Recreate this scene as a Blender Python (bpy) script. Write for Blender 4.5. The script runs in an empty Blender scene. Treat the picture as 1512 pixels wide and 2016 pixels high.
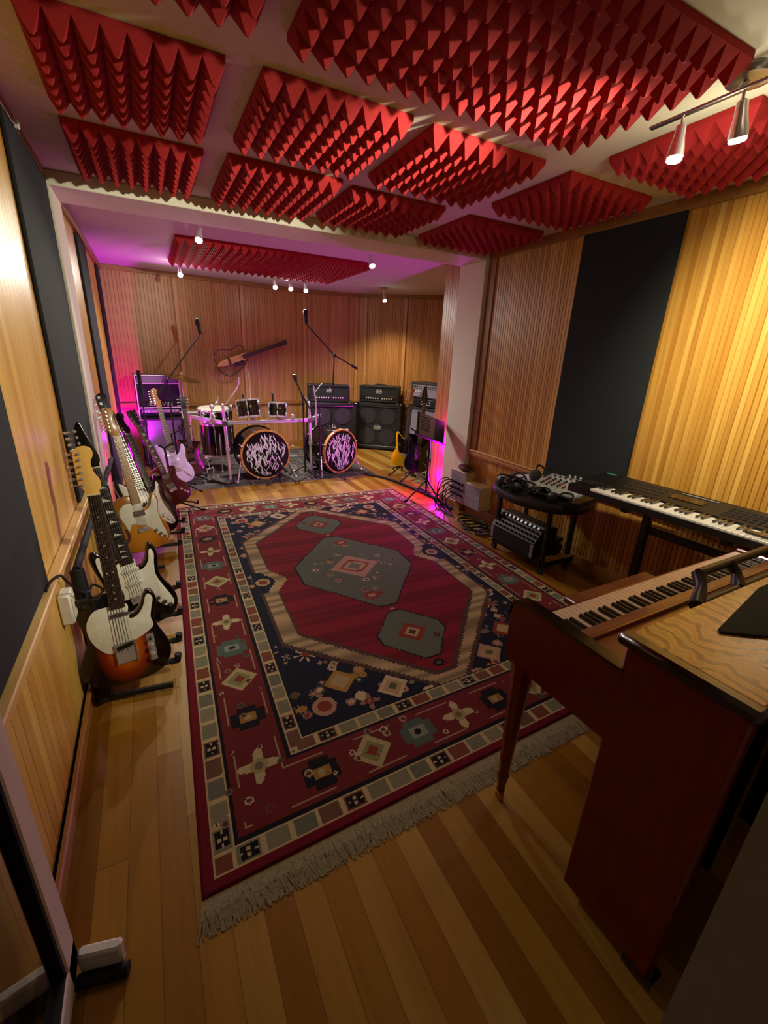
import bpy, bmesh, math, random
import numpy as np
from mathutils import Vector, Matrix
random.seed(7)
S = bpy.context.scene
COL = S.collection
R = math.radians
# ------------------------------------------------------------------ camera, world, exposure
cam_d = bpy.data.cameras.new('camera'); cam = bpy.data.objects.new('camera', cam_d); COL.objects.link(cam)
CF, YAW, PITCH, ROLL, CAMX, CAMZ = 862.095, 0.48667, 0.34382, 0.04489, 0.4047, 1.49985
_F = Vector((math.sin(YAW)*math.cos(PITCH), math.cos(YAW)*math.cos(PITCH), -math.sin(PITCH)))
_R0 = Vector((math.cos(YAW), -math.sin(YAW), 0)); _U0 = _R0.cross(_F)
_Rv = _R0*math.cos(ROLL)+_U0*math.sin(ROLL); _Uv = _U0*math.cos(ROLL)-_R0*math.sin(ROLL)
M = Matrix((_Rv, _Uv, -_F)).transposed().to_4x4(); M.translation = (CAMX, 0, CAMZ); cam.matrix_world = M
cam_d.sensor_fit = 'VERTICAL'; cam_d.sensor_height = 24.0; cam_d.lens = 24.0*CF/2016.0
cam_d.clip_start = 0.02; S.camera = cam
w = bpy.data.worlds.new('world'); S.world = w; w.use_nodes = True
w.node_tree.nodes['Background'].inputs[0].default_value = (1.0, .86, .68, 1)
w.node_tree.nodes['Background'].inputs[1].default_value = 0.05
S.view_settings.view_transform = 'Standard'; S.view_settings.look = 'None'
S.view_settings.exposure = 0.0; S.view_settings.gamma = 1.0
try: S.view_settings.use_curve_mapping = False
except Exception: pass
S.cycles.use_denoising = True
S.cycles.max_bounces = 8; S.cycles.diffuse_bounces = 4; S.cycles.glossy_bounces = 4
S.cycles.sample_clamp_indirect = 6.0; S.cycles.caustics_reflective = False; S.cycles.caustics_refractive = False

WARM = (1.0, .95, .72); COOL = (1.0, .95, .88); MAG = (.88, .0, 1.0); VIO = (.50, .02, 1.0)
def spot(loc, aim, power, color, angle, blend=.6, radius=.03):
    d = bpy.data.lights.new('spot_light', 'SPOT'); d.energy = power; d.color = color; d.spot_size = R(angle); d.spot_blend = blend
    d.shadow_soft_size = radius
    o = bpy.data.objects.new('spot_light', d); COL.objects.link(o); o.location = loc
    o.rotation_euler = (Vector(aim)-Vector(loc)).to_track_quat('-Z', 'Y').to_euler(); return o
def point(loc, power, color, radius=.03):
    d = bpy.data.lights.new('point_light', 'POINT'); d.energy = power; d.color = color; d.shadow_soft_size = radius
    o = bpy.data.objects.new('point_light', d); COL.objects.link(o); o.location = loc; return o
# lamps of the room (each sits in a fixture built below)
# front track: heads at y 1.24, 1.06, .86, .68
spot((2.225, 1.06, 2.19), (3.21, 1.10, 1.6), 135, WARM, 95, .9, .03)
spot((2.20, 1.24, 2.19), (3.15, 1.45, .9), 26, WARM, 95, .9, .03)
spot((2.12, .86, 2.17), (0.0, 2.45, 1.2), 185, WARM, 72, .9, .025)
spot((2.12, .68, 2.12), (0.95, 3.5, 2.30), 330, WARM, 36, .9, .03)
point((2.24, 1.06, 2.185), 4, WARM, .035); point((2.20, 1.25, 2.185), 3, WARM, .035)
# small spots behind the beam
spot((.86, 3.98, 2.20), (0.12, 2.3, .9), 45, WARM, 80, .8, .025)
spot((2.24, 4.02, 2.20), (2.0, 5.3, .35), 90, COOL, 90, .9, .025)
spot((.90, 4.00, 2.20), (1.2, 5.3, .4), 60, COOL, 80, .9, .025)
# stage spots at the back
STG = ((.86, 6.13, 2.21, .95, 4.9), (1.95, 6.16, 2.22, 1.6, 5.2), (2.14, 6.16, 2.21, 2.2, 5.2), (2.345, 6.16, 2.22, 2.9, 5.6))
for x, y, z, ax, ay in STG: spot((x, y, z), (ax, ay, .3), 84, COOL, 150, .9, .03)
for x, y in ((.86, 6.13), (2.14, 6.14)): point((x, y, 2.19), 2.5, COOL, .03)
spot((3.52, 6.18, 2.19), (3.75, 6.45, .6), 60, (1, .80, .45), 110, .9, .03)

# ------------------------------------------------------------------ materials
def nodes(name):
    m = bpy.data.materials.new(name); m.use_nodes = True; return m, m.node_tree, m.node_tree.nodes['Principled BSDF']
def lin(c):
    if isinstance(c, str):
        c = [int(c[i:i+2], 16)/255 for i in (0, 2, 4)]
        c = [x/12.92 if x <= .04045 else ((x+.055)/1.055)**2.4 for x in c]
    return (c[0], c[1], c[2], 1)
class G:
    def __init__(s, nt): s.nt = nt
    def n(s, t, **k):
        nd = s.nt.nodes.new(t)
        for a, v in k.items(): setattr(nd, a, v)
        return nd
    def l(s, a, b): s.nt.links.new(a, b)
    def math(s, op, a, b=None, c=None):
        nd = s.n('ShaderNodeMath', operation=op)
        for i, v in enumerate((a, b, c)):
            if v is None: continue
            if isinstance(v, (int, float)): nd.inputs[i].default_value = v
            else: s.l(v, nd.inputs[i])
        return nd.outputs[0]
    def ramp(s, fac, stops, interp='LINEAR'):
        nd = s.n('ShaderNodeValToRGB'); nd.color_ramp.interpolation = interp
        e = nd.color_ramp.elements
        while len(e) < len(stops): e.new(.5)
        for i, (p, c) in enumerate(stops): e[i].position = p; e[i].color = lin(c)
        s.l(fac, nd.inputs[0]); return nd.outputs[0]
    def noise(s, vec, scale, detail=3, rough=.5):
        nd = s.n('ShaderNodeTexNoise'); nd.inputs['Scale'].default_value = scale; nd.inputs['Detail'].default_value = detail
        nd.inputs['Roughness'].default_value = rough
        if vec is not None: s.l(vec, nd.inputs['Vector'])
        return nd.outputs['Fac']
    def obj(s): return s.n('ShaderNodeTexCoord').outputs['Object']
    def scale(s, vec, sc):
        nd = s.n('ShaderNodeMapping'); nd.inputs['Scale'].default_value = sc; s.l(vec, nd.inputs['Vector']); return nd.outputs[0]
    def mix(s, f, a, b, mode='MIX'):
        nd = s.n('ShaderNodeMix', data_type='RGBA', blend_type=mode)
        for i, v in ((0, f), (6, a), (7, b)):
            if isinstance(v, (int, float)): nd.inputs[i].default_value = v
            elif isinstance(v, (tuple, list, str)): nd.inputs[i].default_value = lin(v)
            else: s.l(v, nd.inputs[i])
        return nd.outputs[2]
    def bump(s, h, st, dist=.002):
        nd = s.n('ShaderNodeBump'); nd.inputs['Strength'].default_value = st; nd.inputs['Distance'].default_value = dist
        s.l(h, nd.inputs['Height']); return nd.outputs[0]
def plain(name, c, rough=.5, metal=0.0, var=.12, nscale=30, bump=0, coat=0, emit=None, es=0, alpha=None):
    m, nt, b = nodes(name); g = G(nt)
    col = lin(c)
    f = g.noise(g.obj(), nscale, 3)
    dark = tuple(x*(1-var) for x in col[:3]); light = tuple(min(1, x*(1+var)) for x in col[:3])
    g.l(g.ramp(f, [(.3, dark), (.7, light)]), b.inputs['Base Color'])
    b.inputs['Roughness'].default_value = rough; b.inputs['Metallic'].default_value = metal
    if coat: b.inputs['Coat Weight'].default_value = coat; b.inputs['Coat Roughness'].default_value = .08
    if bump: g.l(g.bump(g.noise(g.obj(), nscale*8, 2), bump), b.inputs['Normal'])
    if emit: b.inputs['Emission Color'].default_value = lin(emit); b.inputs['Emission Strength'].default_value = es
    return m
def slat_wood(name, pitch, cols, rough=.38, gstr=1.0):
    """vertical boards: one tone per board (local x), fine grain stretched along z"""
    m, nt, b = nodes(name); g = G(nt); o = g.obj()
    sep = g.n('ShaderNodeSeparateXYZ'); g.l(o, sep.inputs[0])
    idx = g.math('FLOOR', g.math('DIVIDE', sep.outputs[0], pitch))
    wn = g.n('ShaderNodeTexWhiteNoise', noise_dimensions='1D'); g.l(idx, wn.inputs['W'])
    grain = g.noise(g.scale(o, (55, 55, 1.6)), 1.0, 5, .6)
    base = g.ramp(wn.outputs['Value'], cols)
    gr = g.ramp(grain, [(.25, (.62, .56, .48)), (.55, (1, 1, 1)), (.8, (.9, .86, .8))])
    g.l(g.mix(gstr*.7, base, gr, 'MULTIPLY'), b.inputs['Base Color'])
    b.inputs['Roughness'].default_value = rough
    return m
def grain_wood(name, c1, c2, rough=.35, sc=(3, 40, 40), coat=.3, dist=0.0, wave=False):
    m, nt, b = nodes(name); g = G(nt); o = g.obj()
    if wave:
        wv = g.n('ShaderNodeTexWave', wave_type='BANDS', bands_direction='X'); g.l(g.scale(o, sc), wv.inputs['Vector'])
        wv.inputs['Scale'].default_value = 1.0; wv.inputs['Distortion'].default_value = dist; wv.inputs['Detail'].default_value = 2; wv.inputs['Detail Scale'].default_value = .6
        f = wv.outputs['Fac']
    else: f = g.noise(g.scale(o, sc), 1.0, 4, .6)
    g.l(g.ramp(f, [(.28, c1), (.72, c2)]), b.inputs['Base Color'])
    b.inputs['Roughness'].default_value = rough
    if coat: b.inputs['Coat Weight'].default_value = coat; b.inputs['Coat Roughness'].default_value = .12
    return m
def zebra_mat():
    m, nt, b = nodes('zebra_grain_lid'); g = G(nt); o = g.obj()
    sep = g.n('ShaderNodeSeparateXYZ'); g.l(o, sep.inputs[0])
    n1 = g.noise(g.scale(o, (5, 9, 1)), 1.0, 2, .5); n2 = g.noise(g.scale(o, (30, 10, 1)), 1.0, 3, .6)
    ph = g.math('ADD', g.math('MULTIPLY', sep.outputs[0], 130), g.math('ADD', g.math('MULTIPLY', n1, 30), g.math('MULTIPLY', n2, 4)))
    f = g.math('ADD', g.math('MULTIPLY', g.math('SINE', ph), .5), .5)
    g.l(g.ramp(f, [(.02, '5a3414'), (.2, 'a47836'), (.7, 'c89c56'), (1, 'b88a44')]), b.inputs['Base Color'])
    b.inputs['Roughness'].default_value = .25; b.inputs['Coat Weight'].default_value = .5; b.inputs['Coat Roughness'].default_value = .1
    return m
def floor_mat():
    m, nt, b = nodes('floor_boards'); g = G(nt); o = g.obj()
    sep = g.n('ShaderNodeSeparateXYZ'); g.l(o, sep.inputs[0])
    px = g.math('DIVIDE', sep.outputs[0], .086); idx = g.math('FLOOR', px)
    w1 = g.n('ShaderNodeTexWhiteNoise', noise_dimensions='1D'); g.l(idx, w1.inputs['W'])
    py = g.math('ADD', g.math('DIVIDE', sep.outputs[1], 1.25), g.math('MULTIPLY', w1.outputs['Value'], 7.3))
    iy = g.math('FLOOR', py)
    cmb = g.n('ShaderNodeCombineXYZ'); g.l(idx, cmb.inputs[0]); g.l(iy, cmb.inputs[1])
    w2 = g.n('ShaderNodeTexWhiteNoise', noise_dimensions='2D'); g.l(cmb.outputs[0], w2.inputs['Vector'])
    base = g.ramp(w2.outputs['Value'], [(0, '80520c'), (.3, '8f6216'), (.55, 'a27626'), (.8, 'b08b40'), (1, '88560d')])
    gr = g.noise(g.scale(o, (60, 2.2, 1)), 1.0, 4, .6)
    col = g.mix(.55, base, g.ramp(gr, [(.3, (.72, .66, .58)), (.65, (1, 1, 1))]), 'MULTIPLY')
    fx = g.math('FRACT', px); fy = g.math('FRACT', py)
    ex = g.math('MINIMUM', fx, g.math('SUBTRACT', 1.0, fx)); ey = g.math('MINIMUM', fy, g.math('SUBTRACT', 1.0, fy))
    seam = g.math('MAXIMUM', g.math('LESS_THAN', ex, .012), g.math('LESS_THAN', ey, .0012))
    col = g.mix(g.math('MULTIPLY', seam, .7), col, (.09, .045, .012))
    g.l(col, b.inputs['Base Color'])
    b.inputs['Roughness'].default_value = .3; b.inputs['Coat Weight'].default_value = .25; b.inputs['Coat Roughness'].default_value = .15
    g.l(g.bump(g.math('SUBTRACT', 1.0, seam), .4, .001), b.inputs['Normal'])
    return m
def attr_mat(name, rough=.9):
    m, nt, b = nodes(name); g = G(nt)
    a = g.n('ShaderNodeAttribute', attribute_name='pattern')
    f = g.noise(g.scale(g.obj(), (18, 150, 1)), 1.0, 2, .6)
    g.l(g.mix(.6, a.outputs['Color'], g.ramp(f, [(.3, (.62, .62, .62)), (.7, (1, 1, 1))]), 'MULTIPLY'), b.inputs['Base Color'])
    b.inputs['Roughness'].default_value = rough; b.inputs['Specular IOR Level'].default_value = .15
    g.l(g.bump(g.noise(g.obj(), 400, 2), .5, .002), b.inputs['Normal'])
    return m
def burst_mat(name, inner, mid, edge, cz=.16, rx=.15, rz=.19):
    m, nt, b = nodes(name); g = G(nt); sep = g.n('ShaderNodeSeparateXYZ'); g.l(g.obj(), sep.inputs[0])
    x = g.math('DIVIDE', sep.outputs[0], rx); z = g.math('DIVIDE', g.math('SUBTRACT', sep.outputs[2], cz), rz)
    d = g.math('SQRT', g.math('ADD', g.math('MULTIPLY', x, x), g.math('MULTIPLY', z, z)))
    g.l(g.ramp(d, [(.35, inner), (.62, mid), (.92, edge)]), b.inputs['Base Color'])
    b.inputs['Roughness'].default_value = .18; b.inputs['Coat Weight'].default_value = .6; b.inputs['Coat Roughness'].default_value = .05
    return m
def glass_mat():
    m, nt, b = nodes('door_glass'); b.inputs['Base Color'].default_value = (.92, .9, .86, 1)
    b.inputs['Transmission Weight'].default_value = 1; b.inputs['Roughness'].default_value = .02; b.inputs['IOR'].default_value = 1.45; return m
def patch_mat():
    m, nt, b = nodes('drum_rug_patches'); g = G(nt); o = g.obj()
    br = g.n('ShaderNodeTexBrick'); g.l(g.scale(o, (1, 1, 1)), br.inputs['Vector']); br.inputs['Scale'].default_value = 1.0
    br.inputs['Brick Width'].default_value = .34; br.inputs['Row Height'].default_value = .19; br.inputs['Mortar Size'].default_value = .006
    br.inputs['Color1'].default_value = lin('23201e'); br.inputs['Color2'].default_value = lin('3a3430'); br.inputs['Mortar'].default_value = lin('77695a')
    br.inputs['Bias'].default_value = 0
    g.l(br.outputs['Color'], b.inputs['Base Color']); b.inputs['Roughness'].default_value = .9; return m
def grille_mat(name, c1, c2, sc=140, rough=.6):
    m, nt, b = nodes(name); g = G(nt)
    ck = g.n('ShaderNodeTexChecker'); g.l(g.obj(), ck.inputs['Vector']); ck.inputs['Scale'].default_value = sc
    ck.inputs['Color1'].default_value = lin(c1); ck.inputs['Color2'].default_value = lin(c2)
    g.l(ck.outputs['Color'], b.inputs['Base Color']); b.inputs['Roughness'].default_value = rough; return m

SL = [(0, 'b07a36'), (.35, 'c18c46'), (.7, 'cf9d58'), (1, 'b6803c')]
MT = dict(
 wall_l=slat_wood('pine_boards', .055, [(0, 'bb8c3c'), (.4, 'c89b46'), (.75, 'd4ab56'), (1, 'bf913e')]),
 wall_r=slat_wood('cedar_slats', .030, [(0, 'a46e24'), (.3, 'c08c3a'), (.6, 'cfa04c'), (.8, 'ad782b'), (1, 'c99844')]),
 wall_b=slat_wood('back_slats', .042, [(0, 'a2703a'), (.35, 'b07c44'), (.7, 'ba8850'), (1, 'a87440')]),
 rail=grain_wood('rail_wood', 'c79a5c', 'dcb678', .4, (2, 2, 30), 0),
 rail_r=grain_wood('rail_wood_red', 'b07c46', 'cc985c', .4, (30, 2, 30), 0),
 base=grain_wood('baseboard_wood', '8a5a26', 'a87436', .4, (30, 2, 30), .1),
 crown=grain_wood('crown_wood', '80551f', '97692c', .45, (30, 2, 30), 0),
 floor=floor_mat(),
 plaster=plain('cream_plaster', 'd9d3c0', .85, var=.02, nscale=8),
 ceil=plain('ceiling_paint', 'cfcab0', .9, var=.02, nscale=4),
 ceil2=plain('stage_ceiling_paint', 'cfc8c4', .9, var=.02, nscale=4),
 foam=plain('red_foam', '9a0f12', .85, var=.06, nscale=60, bump=.25),
 fabric=plain('black_fabric', '14181a', .95, var=.2, nscale=200, bump=.3),
 black=plain('black_plastic', '0d0d0e', .45, var=.1),
 blackg=plain('black_gloss', '08080a', .12, var=.05, coat=.6),
 tolex=plain('black_tolex', '141316', .6, var=.25, nscale=160, bump=.5),
 rubber=plain('black_rubber', '0a0a0a', .8, var=.1),
 foampad=plain('grey_foam_pad', '2a2624', .9, var=.2, nscale=120, bump=.3),
 chrome=plain('chrome', 'ececf0', .2, .75, var=.03),
 steel=plain('brushed_steel', 'a8a6a2', .3, 1.0, var=.08),
 alu=plain('satin_aluminium', 'd2d4d4', .35, .7, var=.05),
 brass=plain('brass', 'b8903c', .3, 1.0, var=.1),
 cymbal=plain('bronze_cymbal', '8a6c34', .28, 1.0, var=.15, nscale=20),
 white=plain('white_plastic', 'dcdcd4', .4, var=.03),
 pearl=plain('pearl_pickguard', 'e4e4d6', .3, var=.06, nscale=50),
 cream=plain('cream_parts', 'd8ccae', .4, var=.05),
 maple=grain_wood('maple', 'd2a04e', 'e0b868', .25, (40, 40, 4), .4),
 mapled=grain_wood('aged_maple', 'b98148', 'c8945a', .3, (40, 40, 4), .3),
 rosew=grain_wood('rosewood', '2a1b14', '46301f', .4, (60, 60, 5), 0),
 ebony=plain('ebony', '17120f', .4, var=.2, nscale=60),
 natural=burst_mat('natural_butterscotch', 'cf8a28', 'c47f22', 'a86a1c'),
 tburst=burst_mat('three_tone_sunburst', 'c8660c', '8c2d09', '0f0605', .15, .118, .165),
 sburst=burst_mat('dark_sunburst', '7a4216', '4a1c0c', '0c0506'),
 lpred=grain_wood('cherry_mahogany', '3a120a', '57200f', .22, (60, 60, 6), .6),
 brownb=grain_wood('walnut_brown', '3c1c0e', '5c2e16', .3, (60, 60, 6), .4),
 purple=plain('violet_black_lacquer', '1c0c22', .15, var=.1, coat=.7),
 iceblue=plain('ice_white_lacquer', 'd4d6ee', .15, var=.02, coat=.7),
 yellow=plain('yellow_lacquer', 'd8b400', .2, var=.03, coat=.5),
 mahog=grain_wood('red_mahogany', '5e0504', '780b08', .28, (6, 60, 6), .35),
 mahogd=grain_wood('dark_mahogany_edge', '120404', '200605', .2, (6, 60, 6), .6),
 pianotop=zebra_mat(),
 fallwood=grain_wood('fallboard_wood', '8a5428', 'a8703c', .25, (4, 40, 40), .5),
 ivory=plain('ivory_keys', 'eed9c0', .25, var=.03),
 keywhite=plain('white_keys', 'ecebe2', .25, var=.02),
 felt=plain('dark_green_felt', '222a1c', .95, var=.15, nscale=200, bump=.3),
 blockw=grain_wood('spruce_block', 'c08a48', 'd8a460', .4, (40, 40, 4), .1),
 benchw=grain_wood('bench_wood', '6a3a22', '86502e', .3, (40, 4, 40), .3),
 rug=attr_mat('woven_wool'), fringe=plain('cotton_fringe', '8c7f60', .95, var=.25, nscale=120),
 drugrug=patch_mat(),
 drum=plain('black_drum_wrap', '0c0c0d', .16, var=.05, coat=.7),
 hoop=grain_wood('maple_hoop', 'c8863a', 'd89c50', .3, (20, 20, 20), .5),
 head=plain('black_drum_head', '0b0b0e', .3, var=.05), ink=plain('silver_ink', 'e4e6e8', .35, var=.1),
 coated=plain('coated_drum_head', 'a8a08a', .6, var=.03),
 grille=plain('black_grille_cloth', '17181a', .8, var=.25, nscale=260, bump=.4),
 cone=plain('speaker_cone', '2c2d2e', .55, var=.1),
 silverg=grille_mat('silver_grille_cloth', '8e8a9a', '6c6878', 130),
 panelg=plain('silver_panel', 'b8b8c0', .35, .6, var=.05),
 knob=plain('pale_knob', 'd8d4c8', .35, var=.03), red=plain('red_paint', 'b02018', .4),
 metalbox=plain('grey_metal_box', '8b8790', .5, .2, var=.06), beige=plain('beige_box_side', 'c2a878', .6, var=.04),
 frost=plain('frosted_bulb', 'f0efe8', .4, emit='fff0d8', es=1.2),
 glow=plain('lit_bulb', 'ffffff', .4, emit='f4f4ff', es=60), glow2=plain('lit_bulb_dim', 'ffffff', .4, emit='fff2e0', es=6),
 led=plain('magenta_led', 'ff40ff', .4, emit='ff00e0', es=14), ledv=plain('violet_led', 'c060ff', .4, emit='b000ff', es=12),
 paper=plain('white_paper', 'd6d4e0', .8, var=.03), mixer=plain('light_grey_mixer', 'b9bab4', .45, .2, var=.04),
 pu=plain('chrome_pickup', 'b8b4bc', .15, .9, var=.03), teal=plain('teal_print', '3c9c86', .5), print=plain('grey_print', '8e8a86', .5),
 doorw=plain('white_door_frame', 'cfc8bb', .5, var=.03), glass=glass_mat(), wallgrey=plain('grey_jamb_paint', 'a39c84', .9, var=.03),
 carpet=plain('hall_floor', '5a4a38', .9), bluec=plain('blue_cable_wrap', '20264a', .6),
)

# ------------------------------------------------------------------ mesh helpers
class MB:
    def __init__(s): s.v = []; s.f = []
    def add(s, vs, fs):
        k = len(s.v); s.v += [tuple(p) for p in vs]; s.f += [tuple(i+k for i in f) for f in fs]; return s
    def box(s, c, size, b=0.0, rot=None):
        hx, hy, hz = size[0]/2, size[1]/2, size[2]/2; c = Vector(c)
        b = min(b, hx*.9, hy*.9, hz*.9)
        T = (lambda p: c+(rot @ Vector(p))) if rot is not None else (lambda p: c+Vector(p))
        if b <= 0:
            vs = [(x*hx, y*hy, z*hz) for x in (-1, 1) for y in (-1, 1) for z in (-1, 1)]
            fs = [(0, 1, 3, 2), (4, 6, 7, 5), (0, 4, 5, 1), (2, 3, 7, 6), (0, 2, 6, 4), (1, 5, 7, 3)]
            return s.add([T(p) for p in vs], fs)
        h = (hx, hy, hz); vs = []; ix = {}
        for sx in (-1, 1):
            for sy in (-1, 1):
                for sz in (-1, 1):
                    sg = (sx, sy, sz)
                    for k in range(3):
                        ix[sg, k] = len(vs)
                        vs.append(tuple(sg[a]*(h[a] if a == k else h[a]-b) for a in range(3)))
        fs = []
        for k in range(3):
            i, j = (k+1) % 3, (k+2) % 3
            for sk in (-1, 1):
                q = []
                for si, sj in ((-1, -1), (1, -1), (1, 1), (-1, 1)):
                    sg = [0, 0, 0]; sg[k] = sk; sg[i] = si; sg[j] = sj; q.append(ix[tuple(sg), k])
                fs.append(tuple(q) if sk > 0 else tuple(q[::-1]))
            for si in (-1, 1):
                for sj in (-1, 1):
                    A = [0, 0, 0]; A[i] = si; A[j] = sj; Bq = list(A); A[k] = -1; Bq[k] = 1
                    fs.append((ix[tuple(A), i], ix[tuple(A), j], ix[tuple(Bq), j], ix[tuple(Bq), i]))
        for sg in [(x, y, z) for x in (-1, 1) for y in (-1, 1) for z in (-1, 1)]:
            fs.append((ix[sg, 0], ix[sg, 1], ix[sg, 2]))
        return s.add([T(p) for p in vs], fs)
    def bx(s, x0, x1, y0, y1, z0, z1, b=0.0):
        return s.box(((x0+x1)/2, (y0+y1)/2, (z0+z1)/2), (abs(x1-x0), abs(y1-y0), abs(z1-z0)), b)
    def ring(s, p, ax, r, n):
        ax = Vector(ax).normalized(); u = ax.orthogonal().normalized(); v = ax.cross(u)
        return [Vector(p)+u*(r*math.cos(2*math.pi*i/n))+v*(r*math.sin(2*math.pi*i/n)) for i in range(n)]
    def cyl(s, p0, p1, r0, r1=None, n=12):
        r1 = r0 if r1 is None else r1; ax = Vector(p1)-Vector(p0)
        a = s.ring(p0, ax, max(r0, 1e-5), n); b = s.ring(p1, ax, max(r1, 1e-5), n)
        return s.add(a+b, [(i, (i+1) % n, n+(i+1) % n, n+i) for i in range(n)]+[tuple(range(n))[::-1], tuple(range(n, 2*n))])
    def lathe(s, prof, p=(0, 0, 0), ax=(0, 0, 1), n=20):
        """prof: list of (radius, height along ax)"""
        ax = Vector(ax).normalized(); vs = []; fs = []
        for r, h in prof: vs += s.ring(Vector(p)+ax*h, ax, max(r, 1e-5), n)
        for k in range(len(prof)-1):
            for i in range(n): fs.append((k*n+i, k*n+(i+1) % n, (k+1)*n+(i+1) % n, (k+1)*n+i))
        if prof[0] != prof[-1]: fs += [tuple(range(n))[::-1], tuple(range((len(prof)-1)*n, len(prof)*n))]
        return s.add(vs, fs)
    def tube(s, pts, r, n=8):
        pts = [Vector(p) for p in pts]; vs = []; fs = []; u = None
        rr = r if isinstance(r, (list, tuple)) else [r]*len(pts)
        for k, p in enumerate(pts):
            t = (pts[min(k+1, len(pts)-1)]-pts[max(k-1, 0)]).normalized()
            u = t.orthogonal().normalized() if u is None else (u-t*u.dot(t)).normalized()
            v = t.cross(u)
            vs += [p+u*(rr[k]*math.cos(2*math.pi*i/n))+v*(rr[k]*math.sin(2*math.pi*i/n)) for i in range(n)]
        for k in range(len(pts)-1):
            for i in range(n): fs.append((k*n+i, k*n+(i+1) % n, (k+1)*n+(i+1) % n, (k+1)*n+i))
        fs += [tuple(range(n))[::-1], tuple(range((len(pts)-1)*n, len(pts)*n))]
        return s.add(vs, fs)
    def ball(s, c, r, n=12, sq=(1, 1, 1)):
        m = n//2; vs = []; fs = []
        for k in range(m+1):
            th = math.pi*k/m
            for i in range(n): vs.append((c[0]+sq[0]*r*max(math.sin(th), 1e-4)*math.cos(2*math.pi*i/n), c[1]+sq[1]*r*max(math.sin(th), 1e-4)*math.sin(2*math.pi*i/n), c[2]-sq[2]*r*math.cos(th)))
        for k in range(m):
            for i in range(n): fs.append((k*n+i, k*n+(i+1) % n, (k+1)*n+(i+1) % n, (k+1)*n+i))
        return s.add(vs, fs)
    def prism(s, out, y0, y1, b=0.0):
        """outline of (x, z) points extruded from y0 (front) to y1, edges rounded off by b"""
        n = len(out); P = [Vector((x, z)) for x, z in out]
        area = sum(P[i].x*P[(i+1) % n].y-P[(i+1) % n].x*P[i].y for i in range(n)); sg = 1 if area > 0 else -1
        def off(d):
            q = []
            for i in range(n):
                t = (P[(i+1) % n]-P[i-1]); t = t.normalized() if t.length > 0 else Vector((1, 0))
                q.append(P[i]+Vector((-t.y, t.x))*d*sg)
            return q
        if b > 0: rings = [(off(b), y0), (off(b*.3), y0+b*.3), (P, y0+b), (P, y1-b), (off(b*.3), y1-b*.3), (off(b), y1)]
        else: rings = [(P, y0), (P, y1)]
        vs = []; fs = []
        for q, y in rings: vs += [(p.x, y, p.y) for p in q]
        for k in range(len(rings)-1):
            for i in range(n): fs.append((k*n+i, k*n+(i+1) % n, (k+1)*n+(i+1) % n, (k+1)*n+i))
        fs += [tuple(range(n)), tuple(range((len(rings)-1)*n, len(rings)*n))[::-1]]
        return s.add(vs, fs)
    def build(s, name, mat, parent=None, smooth=40, fix=True):
        me = bpy.data.meshes.new(name); me.from_pydata(s.v, [], s.f)
        if fix:
            bm = bmesh.new(); bm.from_mesh(me); bmesh.ops.recalc_face_normals(bm, faces=bm.faces); bm.to_mesh(me); bm.free()
        me.materials.append(MT[mat] if isinstance(mat, str) else mat)
        if smooth:
            me.shade_smooth()
            try: me.set_sharp_from_angle(angle=R(smooth))
            except Exception: pass
        o = bpy.data.objects.new(name, me); COL.objects.link(o)
        if parent is not None: o.parent = parent
        return o
def crom(pts, k=4, closed=True):
    n = len(pts); out = []
    for i in range(n if closed else n-1):
        g = (lambda j: pts[j % n]) if closed else (lambda j: pts[max(0, min(n-1, j))])
        p0, p1, p2, p3 = [Vector(g(i+d)) for d in (-1, 0, 1, 2)]
        for t in range(k):
            t /= k
            out.append(.5*((2*p1)+(p2-p0)*t+(2*p0-5*p1+4*p2-p3)*t*t+(3*p1-p0-3*p2+p3)*t**3))
    if not closed: out.append(Vector(pts[-1]))
    return [tuple(p) for p in out]
def tag(o, label=None, cat=None, group=None, kind=None):
    if label: o['label'] = label
    if cat: o['category'] = cat
    if group: o['group'] = group
    if kind: o['kind'] = kind
    return o
def thing(name, label, cat, loc=(0, 0, 0), rz=0.0, group=None, mat4=None):
    o = bpy.data.objects.new(name, None); COL.objects.link(o); o.empty_display_size = .05
    if mat4 is not None: o.matrix_world = mat4
    else: o.location = loc; o.rotation_euler = (0, 0, rz)
    return tag(o, label, cat, group)
def struct(name, mb, mat, parent=None, smooth=30):
    o = mb.build(name, mat, parent, smooth)
    if parent is None: o['kind'] = 'structure'
    return o
def copy_tree(o, parent=None):
    c = o.copy(); COL.objects.link(c)
    if parent is not None: c.parent = parent
    for ch in list(o.children): copy_tree(ch, c)
    return c
def text(name, body, size, mat, parent, loc, rot=(R(90), 0, 0), ext=.001, sx=1.0, align='CENTER'):
    cu = bpy.data.curves.new(name, 'FONT'); cu.body = body; cu.size = size; cu.extrude = ext; cu.align_x = align; cu.align_y = 'CENTER'
    tmp = bpy.data.objects.new('tmp_text', cu); me = bpy.data.meshes.new_from_object(tmp); bpy.data.objects.remove(tmp); bpy.data.curves.remove(cu)
    me.name = name; me.materials.clear(); me.materials.append(MT[mat]); o = bpy.data.objects.new(name, me); COL.objects.link(o)
    o.parent = parent; o.location = loc; o.rotation_euler = rot; o.scale = (sx, 1, 1); return o

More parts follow.
